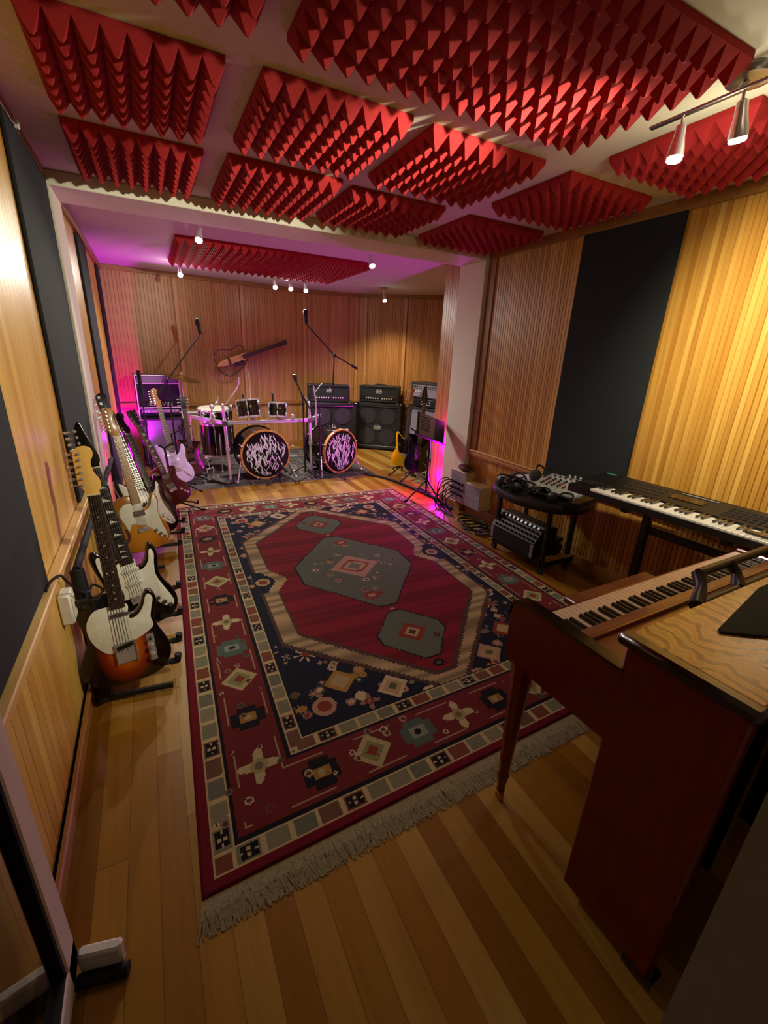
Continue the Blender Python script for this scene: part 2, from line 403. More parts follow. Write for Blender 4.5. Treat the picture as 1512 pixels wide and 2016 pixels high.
# ------------------------------------------------------------------ the setting
W, H, YB, YB2, HB = 3.2115, 2.40, 3.4986, 3.8806, 2.324
def slat_wall(name, p0, p1, z0, z1, pitch, mat, groove=.005, depth=.004, thick=.06):
    p0, p1 = Vector((p0[0], p0[1], 0)), Vector((p1[0], p1[1], 0)); L = (p1-p0).length
    prof = [(0, 0)]; n = int(L/pitch)
    for i in range(1, n+1):
        x = i*pitch
        if x+groove < L: prof += [(x-groove/2, 0), (x, -depth), (x+groove/2, 0)]
    prof += [(L, 0)]
    vs = []; fs = []; m = len(prof)
    for z in (z0, z1): vs += [(x, y, z) for x, y in prof]
    vs += [(0, -thick, z0), (L, -thick, z0), (0, -thick, z1), (L, -thick, z1)]
    for i in range(m-1): fs.append((i, i+1, m+i+1, m+i))
    k = 2*m
    fs += [(k+1, k, k+2, k+3), (0, m, k+2, k), (m-1, k+1, k+3, 2*m-1)]
    fs += [tuple([m+i for i in range(m)]+[k+3, k+2]), tuple([k, k+1]+[m-1-i for i in range(m)])]
    o = MB().add(vs, fs).build(name, mat, None, 0, True)
    o.location = p0; o.rotation_euler = (0, 0, math.atan2((p1-p0).y, (p1-p0).x)); o['kind'] = 'structure'; return o
struct('floor', MB().bx(-.1, 5.0, -1.6, 7.6, -.06, 0), 'floor')
struct('ceiling', MB().bx(-.1, 5.0, -.12, YB+.2, H, H+.06), 'ceil')
struct('ceiling_stage', MB().bx(-.1, 5.0, YB+.2, 7.6, H, H+.06), 'ceil2')
slat_wall('wall_left', (0, 6.93), (0, .1), 0, H, .055, 'wall_l', .004, .003)
slat_wall('wall_right', (W, -.1), (W, YB2), 0, H, .030, 'wall_r', .006, .007)
slat_wall('wall_right_return', (W, YB2), (W, 4.19), 0, H, .042, 'wall_b')
slat_wall('wall_stage_front', (W+.06, 4.19), (4.75, 4.19), 0, H, .042, 'wall_b')
slat_wall('wall_stage_right', (4.75, 4.19), (4.75, 6.10), 0, H, .042, 'wall_b')
slat_wall('wall_back_angled', (4.75, 6.10), (3.56, 7.09), 0, H, .042, 'wall_b')
slat_wall('wall_back_right', (3.56, 7.09), (2.72, 7.26), 0, H, .042, 'wall_b')
slat_wall('wall_back', (2.72, 7.26), (0, 6.92), 0, H, .042, 'wall_b')
# doorway wall around the camera
struct('wall_front', MB().bx(.925, W+.06, -.09, .105, 0, H), 'wallgrey')
struct('wall_front_left', MB().bx(-.1, .03, -.09, .10, 0, H), 'wallgrey')
struct('lintel', MB().bx(.03, .925, -.09, .10, 2.08, H), 'wallgrey')
# beam and columns of the opening between the rooms
struct('beam', MB().bx(0, W, YB, YB2, HB, H, .004), 'plaster')
struct('column_left', MB().bx(0, .032, YB, YB2, 0, HB, .004), 'plaster')
struct('column_right', MB().bx(W-.052, W, YB, YB2, 0, HB, .004), 'plaster')
# trims
RL, RR = .70, .635
def rail(name, x, y0, y1, z, mat, s):
    m = MB(); m.bx(x, x+s*.03, y0, y1, z-.045, z-.012, .003); m.bx(x, x+s*.038, y0, y1, z-.014, z, .004); m.bx(x, x+s*.022, y0, y1, z-.062, z-.043, .003)
    return struct(name, m, mat)
rail('trim_left_rail', 0, .12, YB, RL+.02, 'rail', 1)
rail('trim_right_rail', W, .12, YB, RR+.015, 'rail_r', -1)
struct('baseboard_left', MB().bx(0, .016, .12, YB, 0, .11, .003).bx(0, .028, .12, YB, .085, .11, .004), 'base')
struct('baseboard_right', MB().bx(W-.016, W, .12, YB, 0, .10, .003), 'base')
struct('baseboard_column', MB().bx(W-.066, W-.053, YB-.01, YB2, 0, .07, .003), 'base')
struct('trim_ceiling_right', MB().bx(W-.018, W, .1, YB, 2.335, H, .003), 'crown')
struct('trim_ceiling_left', MB().bx(0, .016, .1, YB, 2.36, H, .003), 'crown')
struct('trim_ceiling_stage_left', MB().bx(0, .03, YB2, 6.92, 2.33, H, .003), 'crown')
struct('trim_corner_right', MB().bx(W-.014, W, 3.40, YB-.002, RR+.02, 2.335, .003), 'crown')
def along(p0, p1, t, off): 
    a, b = Vector((*p0, 0)), Vector((*p1, 0)); d = (b-a).normalized(); nrm = Vector((-d.y, d.x, 0)); return a+d*t+nrm*off, math.atan2(d.y, d.x)
BW = {'back': ((2.72, 7.26), (0, 6.92)), 'bright': ((3.56, 7.09), (2.72, 7.26)), 'ang': ((4.75, 6.10), (3.56, 7.09))}
k = 1
for key, (p0, p1) in BW.items():
    L = (Vector(p1)-Vector(p0)).length
    for z0, z1, th in ((2.345, H, .03), (.69, .75, .028), (0, .09, .016)):
        p, a = along(p0, p1, L/2, th/2)
        o = struct('trim_stage_%d' % k, MB().bx(-L/2+.01, L/2-.01, -th/2, th/2, z0, z1, .003), 'crown' if z0 > 1 else 'base'); k += 1
        o.location = p; o.rotation_euler = (0, 0, a)
for key, t in (('back', .05), ('back', 1.02), ('back', 1.90), ('bright', .06), ('ang', .80), ('ang', 1.45)):
    p, a = along(*BW[key], t, .011)
    o = struct('trim_stage_%d' % k, MB().bx(-.024, .024, -.011, .011, .09, 2.345, .003), 'rail_r'); k += 1
    o.location = p; o.rotation_euler = (0, 0, a)

# black acoustic panels
def apanel(label, x0, x1, y0, y1, z0, z1):
    return tag(MB().bx(x0, x1, y0, y1, z0, z1, .006).build('acoustic_panel', 'fabric'), label, 'acoustic panel', 'black fabric acoustic panels')
apanel('tall black fabric acoustic panel on the left wall against the white opening frame', .001, .018, 2.58, YB-.006, RL+.025, 2.355)
apanel('black fabric acoustic panel on the left wall nearest the glass door', .001, .018, .75, 1.68, RL+.025, 2.355)
apanel('tall black fabric acoustic panel on the right wall behind the keyboard', W-.018, W-.001, 1.80, 2.50, RR+.02, 2.34)
apanel('narrow black panel on the stage left wall, next to the opening frame', .001, .02, 4.72, 5.35, .1, 2.32)
apanel('narrow black panel on the stage left wall, at the back corner', .001, .02, 6.40, 6.80, .1, 2.32)

# ------------------------------------------------------------------ ceiling foam
def foam_mesh(nx, ny, px, py, base=.020, hgt=.056):
    m = MB(); wx, wy = nx*px, ny*py
    m.bx(-wx/2, wx/2, -wy/2, wy/2, -base, 0)
    for i in range(nx):
        for j in range(ny):
            x0, y0 = -wx/2+i*px, -wy/2+j*py; x1, y1 = x0+px, y0+py; t = .004
            cx, cy = (x0+x1)/2, (y0+y1)/2
            m.add([(x0, y0, -base), (x1, y0, -base), (x1, y1, -base), (x0, y1, -base), (cx-t, cy-t, -base-hgt), (cx+t, cy-t, -base-hgt), (cx+t, cy+t, -base-hgt), (cx-t, cy+t, -base-hgt)],
                  [(0, 4, 5, 1), (1, 5, 6, 2), (2, 6, 7, 3), (3, 7, 4, 0), (4, 7, 6, 5)])
    return m
tile0 = None
def foam(label, x0, x1, y0, y1, nx=8, ny=8):
    global tile0
    if tile0 is None or (nx, ny) != (8, 8):
        o = foam_mesh(nx, ny, (x1-x0)/nx, (y1-y0)/ny).build('foam_panel', 'foam', None, 0)
        if tile0 is None: tile0 = o; tile0['_w'] = x1-x0; tile0['_d'] = y1-y0
    else:
        o = tile0.copy(); COL.objects.link(o)
        o.scale = ((x1-x0)/tile0['_w'], (y1-y0)/tile0['_d'], 1)
    o.location = ((x0+x1)/2, (y0+y1)/2, H-.001)
    return tag(o, label, 'foam panel', 'red pyramid foam panels on the ceiling')
foam('red pyramid foam panel, second row from the beam, along the left wall', .185, .748, 1.90, 2.50)
foam('red pyramid foam panel, second row from the beam, second from the left wall', .868, 1.46, 1.89, 2.49)
foam('red pyramid foam panel, second row from the beam, third from the left wall', 1.56, 2.19, 1.90, 2.53)
foam('red pyramid foam panel, second row from the beam, against the right wall trim', 2.385, 3.03, 1.92, 2.52)
foam('red pyramid foam panel on the ceiling beside the beam, in the left wall corner', .19, .765, 2.71, 3.34)
foam('red pyramid foam panel on the ceiling beside the beam, second from the left wall', .875, 1.48, 2.69, 3.38)
foam('red pyramid foam panel on the ceiling beside the beam, third from the left wall', 1.555, 2.20, 2.74, 3.37)
foam('red pyramid foam panel on the ceiling beside the beam, in the right wall corner', 2.415, 3.09, 2.78, 3.43)
foam('red pyramid foam panel on the ceiling behind the spotlight bar, above the keyboard', 2.40, 3.03, 1.12, 1.72)
foam('red pyramid foam panel on the ceiling, only its tip showing at the top edge', .185, .80, 1.00, 1.66)
foam('largest red pyramid foam panel on the ceiling, brightly lit beside the spotlight bar', .895, 2.125, 1.02, 1.69, 17, 8)
foam('wide red foam panel on the stage ceiling above the drums', .74, 2.62, 4.69, 6.02, 24, 17)

# ------------------------------------------------------------------ lamps
def aim_mat(p, d):
    q = Vector(d).to_track_quat('-Z', 'Y').to_matrix().to_4x4(); q.translation = p; return q
def spot_head(par, p, d, bulb, sc=1.0, stem=None):
    """p: top of the head, d: direction it points; head is a child named lamp_head with its bulb below it"""
    d = Vector(d).normalized(); p = Vector(p)
    m = MB(); m.lathe([(.006, 0), (.016, .006), (.019, .04), (.026, .075), (.029, .098), (.027, .099)], p, d, 18)
    if stem: m.cyl(stem, p+d*.004, .005, n=8)
    h = m.build('lamp_head', 'chrome', par)
    MB().lathe([(.026, 0), (.026, .012), (.021, .017), (.004, .019)], p+d*.096, d, 16).build('bulb', bulb, h)
    return p+d*.115
t = thing('spotlight_bar', 'brushed steel spotlight bar with four heads on the front room ceiling', 'ceiling light', (2.185, 1.08, H-.001))
MB().lathe([(.075, 0), (.075, .006), (.066, .02), (.03, .026)], (.05, 0, 0), (0, 0, -1), 28).build('canopy', 'steel', t)
MB().box((.0, -.09, -.06), (.022, .76, .010), .003).cyl((.04, 0, -.02), (.0, 0, -.06), .008, n=10).build('bar', 'steel', t)
for y, d in ((.17, (.02, .02, -1)), (-.02, (.35, .05, -1)), (-.22, (-1, .8, -.4)), (-.40, (-1, 1.2, .0))):
    spot_head(t, (.005, y, -.083), d, 'frost', stem=(0, y, -.06))
def mini(label, p, d, bulb, drop=.05, grp='small spotlights on the stage ceiling'):
    t = thing('ceiling_spotlight', label, 'ceiling light', (p[0], p[1], H-.001), 0, grp)
    MB().lathe([(.045, 0), (.045, .006), (.03, .016), (.012, .02)], (0, 0, 0), (0, 0, -1), 20).build('canopy', 'steel', t)
    spot_head(t, (0, 0, -drop-.01), d, bulb, stem=(0, 0, -.01)); return t
mini('small chrome spotlight behind the beam, above the left guitars', (.87, 4.00), (-.25, -.5, -1), 'glow2', .06)
mini('small chrome spotlight behind the beam, at the right end of the wide red stage panel', (2.27, 4.02), (.1, -.5, -1), 'glow2', .06)
mini('lit ceiling spotlight at the back left, over the cymbal', (.855, 6.15), (0, -.9, -1), 'glow', .05)
mini('lit ceiling spotlight on a round base at the back right, over the black amplifiers', (3.52, 6.20), (0, -.5, -1), 'glow', .07)
t = thing('spotlight_bar', 'triple spotlight bar on the stage ceiling with three lit heads', 'ceiling light', (2.15, 6.17, H-.001))
MB().lathe([(.05, 0), (.05, .006), (.035, .018)], (0, 0, 0), (0, 0, -1), 20).build('canopy', 'steel', t)
MB().box((0, 0, -.05), (.46, .018, .010), .003).cyl((0, 0, -.01), (0, 0, -.05), .007, n=10).build('bar', 'steel', t)
for x in (-.20, 0, .20): spot_head(t, (x, 0, -.075), (-.05, -.75, -1), 'glow', stem=(x, 0, -.05))
def led_tube(label, x, y, z0, z1, m='led', r=.011):
    t = thing('led_tube_light', label, 'light', (x, y, 0))
    MB().cyl((0, 0, 0), (0, 0, z0), .02, n=12).build('foot', 'black', t)
    MB().cyl((0, 0, z0), (0, 0, z1), r, n=10).build('tube', m, t); return t
led_tube('magenta light tube standing behind the white column on the right', W-.02, YB2+.02, .05, .95)
led_tube('magenta light tube behind the left guitars and the opening frame', .05, 4.12, .05, .62)
led_tube('violet light tube behind the pale guitar, at the left amplifier', .12, 5.55, .05, .55, 'ledv')
point((W-.030, YB2+.048, .22), 24, MAG, .012); point((W-.030, YB2+.048, .60), 17, MAG, .02); point((.08, 4.20, .5), 3.5, MAG, .03)
point((.16, 5.55, .55), 5, VIO, .03); spot((.11, 6.22, .26), (.16, 6.75, 1.2), 115, MAG, 130, .8, .05)  # the spot is an added magenta wash for the back left wall

t = thing('added_par_light', 'added, unseen black floor lamp shining magenta light up the wall behind the left guitars', 'light', (.11, 6.22, 0))  # unseen can, added to give the magenta wall wash a fixture
MB().lathe([(.05, 0), (.055, .01), (.055, .2), (.065, .24), (.06, .24), (.05, .2), (.05, .05)], (0, 0, .02), (0, 0, 1), 20).build('can', 'black', t, 40)
MB().lathe([(.048, 0), (.048, .006), (.02, .012)], (0, 0, .20), (0, 0, 1), 20).build('lens', 'led', t, 30)
MB().bx(-.07, .07, -.03, .03, 0, .022, .004).build('base', 'black', t, 30)

# ------------------------------------------------------------------ rug
def build_rug():
    A, B, C_, D = map(np.array, ((.361, .925), (2.745, 1.00), (2.83, 4.37), (.476, 4.478)))
    LU, LV = 2.38, 3.5; nu, nv = 380, 560
    u = (np.arange(nu)+.5)/nu*LU; v = (np.arange(nv)+.5)/nv*LV; U, V = np.meshgrid(u, v)
    hexc = lambda s: np.array(lin(s)[:3])
    navy, red, cream, teal, drk, rust, edge, gold = map(hexc, ('121624', '7e1420', 'a89068', '5a6250', '151014', '7e3420', '6a0d1c', 'a07838'))
    pink, green, sage, brown, fieldr = map(hexc, ('a88068', '4e5a3c', '6c6c54', '4a3428', '7c161a'))
    im = np.zeros((nv, nu, 3)); im[:] = navy
    rs = np.random.RandomState(3)
    d = np.minimum(np.minimum(U, LU-U), np.minimum(V, LV-V))
    a = np.abs(U-LU/2); b = np.abs(V-LV/2); aa = U-LU/2; bb = V-LV/2
    def put(mask, c): im[mask] = c
    # scattered flowers of the navy field
    def motif(cx, cy, s, kind, c1, c2, c3):
        x = U-cx; y = V-cy; r = np.hypot(x, y); th = np.arctan2(y, x)
        if kind == 0:
            put(r < s*(.62+.38*np.cos(4*th+.4)), c1); put(r < s*.42, c2); put(r < s*.2, c3)
        elif kind == 1:
            q = np.abs(x)+np.abs(y); q = np.floor(q/.014)*.014; put(q < s, c1); put(q < s*.6, c2); put(q < s*.28, c3)
        elif kind == 2:
            put((r < s) & (np.abs(np.sin(4*th)) < .45), c1); put(r < s*.35, c2)
        elif kind == 3:
            put((np.abs(x) < s) & (np.abs(y) < s*.55), c1); put((np.abs(x) < s*.6) & (np.abs(y) < s*.9), c1); put((np.abs(x) < s*.5) & (np.abs(y) < s*.35), c2); put(r < s*.2, c3)
        else:
            put(r < s, c1); put(r < s*.6, c2)
    pal = [pink, cream, gold, rust, sage, green, hexc('8a6a60'), hexc('c0a888')]
    for i in range(620):
        cx, cy = rs.uniform(.43, LU-.43), rs.uniform(.43, LV-.43); s = rs.uniform(.010, .030)
        motif(cx, cy, s, rs.randint(0, 5), pal[rs.randint(8)], pal[rs.randint(8)], pal[rs.randint(8)])
    for sx in (-1, 1):
        for sy in (-1, 1):
            for dx, dy, s, kd in ((.52, 1.10, .075, 1), (.30, 1.24, .075, 1), (.62, .84, .06, 2), (.14, 1.36, .05, 4), (.44, 1.28, .05, 0), (.64, 1.22, .055, 4), (.66, .62, .05, 2), (.68, .38, .035, 2), (.68, .26, .04, 0)):
                motif(LU/2+sx*dx, LV/2+sy*dy, s, kd, pal[(int(dx*50)+(sx > 0)) % 8], rust if kd != 1 else cream, pal[int(dy*30) % 8])
    # stepped hexagons: value < 1 inside
    def hexa(ca, cb, top, flat, step):
        q = np.floor(b/step)*step
        lim = np.where(q < cb, ca, ca-(q-cb)/(top-cb)*(ca-flat)); return (a < lim) & (b < top)
    outer = hexa(.72, .72, 1.36, .07, .018); band = hexa(.70, .70, 1.335, .06, .018); inner = hexa(.60, .64, 1.24, .04, .012)
    put(outer, brown)
    stripe = (.82+.3*np.sin(V*57+3*np.sin(V*13)))[..., None]
    cr = np.clip(cream*stripe, 0, 1); im[band] = cr[band]
    dk = hexa(.615, .66, 1.27, .05, .018); put(dk, brown)
    abr = (.86+.22*np.sin(V*23+np.sin(V*61)+U*2))[..., None]; fr = np.clip(fieldr*abr, 0, 1); im[inner] = fr[inner]
    # side notches
    st = np.floor(b/.03)*.03; nm = (a > .60+st*.55) & (a < .80) & (b < .15); put(nm & (a < .74), navy)
    n2 = (a > .52+st*.6) & (a <= .60+st*.55) & (b < .17) & (a < .70); im[n2] = cr[n2]
    motif(LU/2-.68, LV/2, .05, 4, cream, rust, gold); motif(LU/2+.68, LV/2, .05, 4, cream, rust, gold)
    # medallions
    def med(cb, ca, cs, tp, fl_, c):
        q = np.abs(bb-cb); qq = np.floor(q/.016)*.016
        lim = np.where(qq < cs, ca, ca-(qq-cs)/(tp-cs)*(ca-fl_)); m_ = (a < lim+.012) & (q < tp+.012); put(m_, drk); m_ = (a < lim) & (q < tp)
        put(m_, c); return m_
    med(0, .42, .12, .58, .05, teal)
    for s in (-1, 1): med(s*.90, .20, .03, .23, .04, teal)
    for i in range(30):
        th = rs.uniform(0, 6.28); r_ = rs.uniform(.22, .46); cx, cy = LU/2+.72*r_*math.cos(th), LV/2+r_*math.sin(th)
        if abs(cx-LU/2)/.36+abs(cy-LV/2)/.52 < 1: motif(cx, cy, rs.uniform(.014, .03), rs.randint(0, 5), pal[rs.randint(8)], pal[rs.randint(8)], brown)
    for s in (-1, 1):
        motif(LU/2, LV/2+s*.90, .085, 1, rust, cream, brown); motif(LU/2+.05*s, LV/2+s*.44, .055, 3, rust, pink, cream)
        motif(LU/2-.12*s, LV/2+s*.98, .02, 4, drk, rust, gold); motif(LU/2, LV/2+s*.635, .012, 4, cream, cream, cream); motif(LU/2, LV/2+s*1.19, .03, 3, drk, sage, drk)
    q = np.floor((np.abs(aa)+np.abs(bb))/.012)*.012; put(q < .19, pink*1.05); put((q < .12) & (b < .10), rust*1.2); put((q < .095) & (b < .07), cream); put((q < .06), sage)
    # borders
    put(d < .42, drk); g2 = (d >= .352) & (d < .412); r1 = (d >= .122) & (d < .335); g1 = (d >= .038) & (d < .105); put(d < .122, drk); put(r1, hexc('68201e')); put(d < .038, edge)
    along_v = (np.minimum(U, LU-U) <= np.minimum(V, LV-V)); s_ = np.where(along_v, V, U)
    for gm, d0, wd in ((g1, .038, .067), (g2, .352, .060)):
        ph = s_/.092; fi = np.floor(ph).astype(int); ff = ph-fi
        base = np.array([hexc('77745c'), hexc('6c4a38'), hexc('807a60'), hexc('75402e'), hexc('686858')])[(fi*7+3) % 5]
        im[gm] = base[gm]
        lt = hexc('b8a478'); zig = .05*np.abs(((s_/.012) % 2)-1)
        put(gm & ((ff < .17)), lt); dd = (d-d0)/wd; put(gm & ((dd < .07+zig) | (dd > .93-zig)), lt)
        sp = (fi % 4 == 1); cx_ = (ff-.585)/.415; cy_ = (dd-.5)/.5
        m_ = gm & sp & (np.abs(cx_) < .78) & (np.abs(cy_) < .66); put(m_, drk)
        put(m_ & (np.abs(cx_) < .18) & (np.abs(np.abs(cy_)-.3) < .18), lt); put(m_ & (np.abs(np.abs(cx_)-.6) < .14) & (np.abs(cy_) < .12), lt)
    # border flowers
    dc = .228
    def bmot(cx, cy, i):
        k_ = i % 4
        if k_ == 0: motif(cx, cy, .078, 0, hexc('b4a67c'), hexc('988a60'), hexc('6c5a3c'))
        elif k_ == 1: motif(cx, cy, .070, 3, drk, hexc('946c34'), cream)
        elif k_ == 2: motif(cx, cy, .082, 1, hexc('a89a70'), hexc('7e7c4c'), rust)
        else: motif(cx, cy, .075, 3, hexc('4c5a50'), hexc('7a8470'), drk)
    nvm = 12
    for i in range(nvm):
        y = .36+(LV-.72)*i/(nvm-1)
        for x in (dc, LU-dc): bmot(x, y, i)
    for i in range(8):
        x = .44+(LU-.88)*i/7
        for y in (dc, LV-dc): bmot(x, y, i+1)
    lnm = [(d > .145) & (d < .151), (d > .306) & (d < .312)]
    for l_ in lnm: put(l_ & ((s_ % .3) < .17), hexc('9c8464'))
    for i in range(150):
        t_ = rs.uniform(0, 1); side = rs.randint(4); dd_ = rs.uniform(.14, .32)
        x, y = ((dd_, t_*LV), (LU-dd_, t_*LV), (t_*LU, dd_), (t_*LU, LV-dd_))[side]; motif(x, y, rs.uniform(.008, .018), 4, pal[rs.randint(8)], brown, rust)
    # mesh
    su = np.linspace(0, 1, nu+1); sv = np.linspace(0, 1, nv+1); SU, SV = np.meshgrid(su, sv)
    XY = (1-SU)[..., None]*(1-SV)[..., None]*A+SU[..., None]*(1-SV)[..., None]*B+SU[..., None]*SV[..., None]*C_+(1-SU)[..., None]*SV[..., None]*D
    Zz = np.full(SU.shape, .011); Zz[0, :] = Zz[-1, :] = Zz[:, 0] = Zz[:, -1] = .002
    co = np.concatenate([XY, Zz[..., None]], 2).reshape(-1, 3)
    i0 = (np.arange(nv)[:, None]*(nu+1)+np.arange(nu)[None, :]).reshape(-1)
    fc = np.stack([i0, i0+1, i0+nu+2, i0+nu+1], 1)
    me = bpy.data.meshes.new('rug'); me.vertices.add(len(co)); me.vertices.foreach_set('co', co.astype(np.float32).ravel())
    me.loops.add(fc.size); me.loops.foreach_set('vertex_index', fc.astype(np.int32).ravel())
    me.polygons.add(len(fc)); me.polygons.foreach_set('loop_start', (np.arange(len(fc))*4).astype(np.int32))
    me.update(calc_edges=True)
    at = me.attributes.new('pattern', 'FLOAT_COLOR', 'FACE'); c4 = np.ones((nv*nu, 4), np.float32); c4[:, :3] = im.reshape(-1, 3)
    at.data.foreach_set('color', c4.ravel()); me.materials.append(MT['rug'])
    o = bpy.data.objects.new('patterned_rug', me); COL.objects.link(o)
    tag(o, 'large red and navy patterned wool rug with cream medallion frame on the wood floor', 'rug')
    for e0, e1, s in ((A, B, -1), (D, C_, 1)):
        m = MB(); n = 1700; nrm = np.array([-(e1-e0)[1], (e1-e0)[0]]); nrm = nrm/np.linalg.norm(nrm)*s
        for i in range(n):
            p = e0+(e1-e0)*((i+rs.uniform(0, 1))/n); L = rs.uniform(.075, .10)*(1 if s < 0 else .5); sk = rs.uniform(-.03, .03); wd = rs.uniform(.0022, .0046)
            tdir = (e1-e0)/np.linalg.norm(e1-e0); q = p+nrm*L*.5+tdir*sk*.4; r2 = p+nrm*L+tdir*sk
            z = rs.uniform(.004, .008)
            m.add([(*(p-tdir*wd), .006), (*(p+tdir*wd), .006), (*(q+tdir*wd), z), (*(q-tdir*wd), z), (*(r2+tdir*wd*.5), .002), (*(r2-tdir*wd*.5), .002)], [(0, 1, 2, 3), (3, 2, 4, 5)])
        m.build('fringe', 'fringe', o, 0, False)
build_rug()
m = MB().bx(-1.25, 1.25, -.95, .95, .001, .007, .003)
o = m.build('drum_rug', 'drugrug'); o.location = (1.70, 6.00, 0); o.rotation_euler = (0, 0, R(-.5))
tag(o, 'dark patchwork drum rug under the drum kit', 'rug')

# ------------------------------------------------------------------ guitars
OUT = dict(
 tele=[(0, 0), (.07, .002), (.125, .022), (.156, .065), (.162, .115), (.149, .165), (.130, .210), (.124, .25), (.131, .29), (.141, .325), (.138, .354), (.126, .374), (.108, .376), (.094, .358), (.080, .322), (.061, .298), (.041, .291), (.030, .299), (.029, .345), (.028, .392), (-.02, .400), (-.078, .398), (-.122, .376), (-.141, .335), (-.136, .293), (-.123, .25), (-.126, .21), (-.146, .165), (-.163, .115), (-.157, .065), (-.125, .022), (-.07, .002)],
 strat=[(0, 0), (.07, .002), (.125, .020), (.155, .06), (.160, .11), (.148, .16), (.126, .205), (.117, .245), (.122, .285), (.132, .325), (.133, .365), (.124, .395), (.110, .402), (.098, .380), (.084, .342), (.064, .312), (.042, .303), (.030, .312), (.027, .362), (-.027, .362), (-.035, .362), (-.055, .372), (-.080, .400), (-.105, .428), (-.125, .432), (-.137, .410), (-.136, .365), (-.128, .315), (-.120, .265), (-.124, .215), (-.146, .165), (-.162, .11), (-.157, .06), (-.125, .020), (-.07, .002)],
 lp=[(0, 0), (.075, .004), (.130, .028), (.160, .072), (.165, .12), (.148, .17), (.118, .21), (.105, .245), (.108, .28), (.122, .315), (.126, .345), (.112, .365), (.092, .362), (.070, .335), (.045, .312), (.030, .318), (.029, .362), (.027, .385), (-.03, .390), (-.08, .385), (-.115, .355), (-.120, .31), (-.108, .265), (-.108, .235), (-.125, .20), (-.152, .165), (-.166, .12), (-.160, .072), (-.130, .028), (-.075, .004)],
 mod=[(0, 0), (.07, .004), (.120, .03), (.145, .075), (.148, .12), (.13, .17), (.112, .21), (.106, .25), (.118, .30), (.135, .36), (.140, .405), (.128, .41), (.100, .375), (.065, .325), (.038, .298), (.030, .31), (.027, .35), (-.027, .35), (-.04, .35), (-.075, .385), (-.115, .435), (-.135, .445), (-.138, .40), (-.125, .33), (-.112, .26), (-.115, .21), (-.135, .165), (-.15, .115), (-.145, .07), (-.12, .03), (-.07, .004)])
GUARD = dict(
 tele=[(-.045, .348), (-.085, .340), (-.112, .300), (-.115, .250), (-.100, .200), (-.070, .158), (-.045, .150), (.0, .168), (.038, .182), (.075, .196), (.112, .222), (.108, .262), (.118, .305), (.128, .340), (.117, .362), (.103, .356), (.088, .316), (.064, .286), (.036, .277), (.031, .300), (.031, .345)],
 strat=[(-.030, .352), (-.048, .348), (-.085, .385), (-.108, .405), (-.118, .375), (-.112, .31), (-.098, .24), (-.080, .18), (-.045, .168), (.02, .158), (.06, .12), (.095, .075), (.128, .062), (.140, .085), (.128, .135), (.108, .195), (.098, .245), (.106, .300), (.118, .345), (.110, .374), (.099, .362), (.088, .325), (.066, .297), (.038, .288), (.030, .31), (.029, .352)],
 pb=[(-.030, .345), (-.055, .352), (-.095, .40), (-.112, .405), (-.112, .34), (-.098, .26), (-.088, .20), (-.06, .17), (.01, .16), (.055, .10), (.10, .055), (.130, .065), (.125, .115), (.105, .18), (.098, .25), (.108, .32), (.113, .358), (.099, .352), (.086, .318), (.064, .294), (.036, .286), (.03, .31)],
 thin=[(-.032, .345), (-.075, .345), (-.112, .312), (-.116, .262), (-.098, .205), (-.092, .165), (-.080, .172), (-.060, .205), (-.02, .188), (.03, .170), (.065, .12), (.105, .06), (.132, .055), (.138, .085), (.125, .15), (.118, .205), (.118, .262), (.128, .315), (.128, .345), (.114, .360), (.100, .350), (.086, .312), (.062, .285), (.036, .277), (.031, .30), (.030, .345)])
HEADS = dict(
 fender=[(-.020, 0), (-.027, .020), (-.040, .045), (-.041, .09), (-.040, .150), (-.030, .176), (-.004, .186), (.018, .178), (.025, .158), (.020, .140), (.012, .122), (.016, .085), (.030, .055), (.030, .030), (.021, .012), (.020, 0)],
 reverse=[(-.020, 0), (-.024, .02), (-.036, .05), (-.040, .09), (-.035, .14), (-.022, .185), (-.002, .205), (.004, .19), (.014, .14), (.028, .08), (.033, .035), (.024, .012), (.020, 0)],
 three=[(-.020, 0), (-.030, .02), (-.036, .06), (-.042, .125), (-.036, .150), (-.014, .145), (0, .155), (.014, .145), (.036, .150), (.042, .125), (.036, .06), (.030, .02), (.020, 0)])
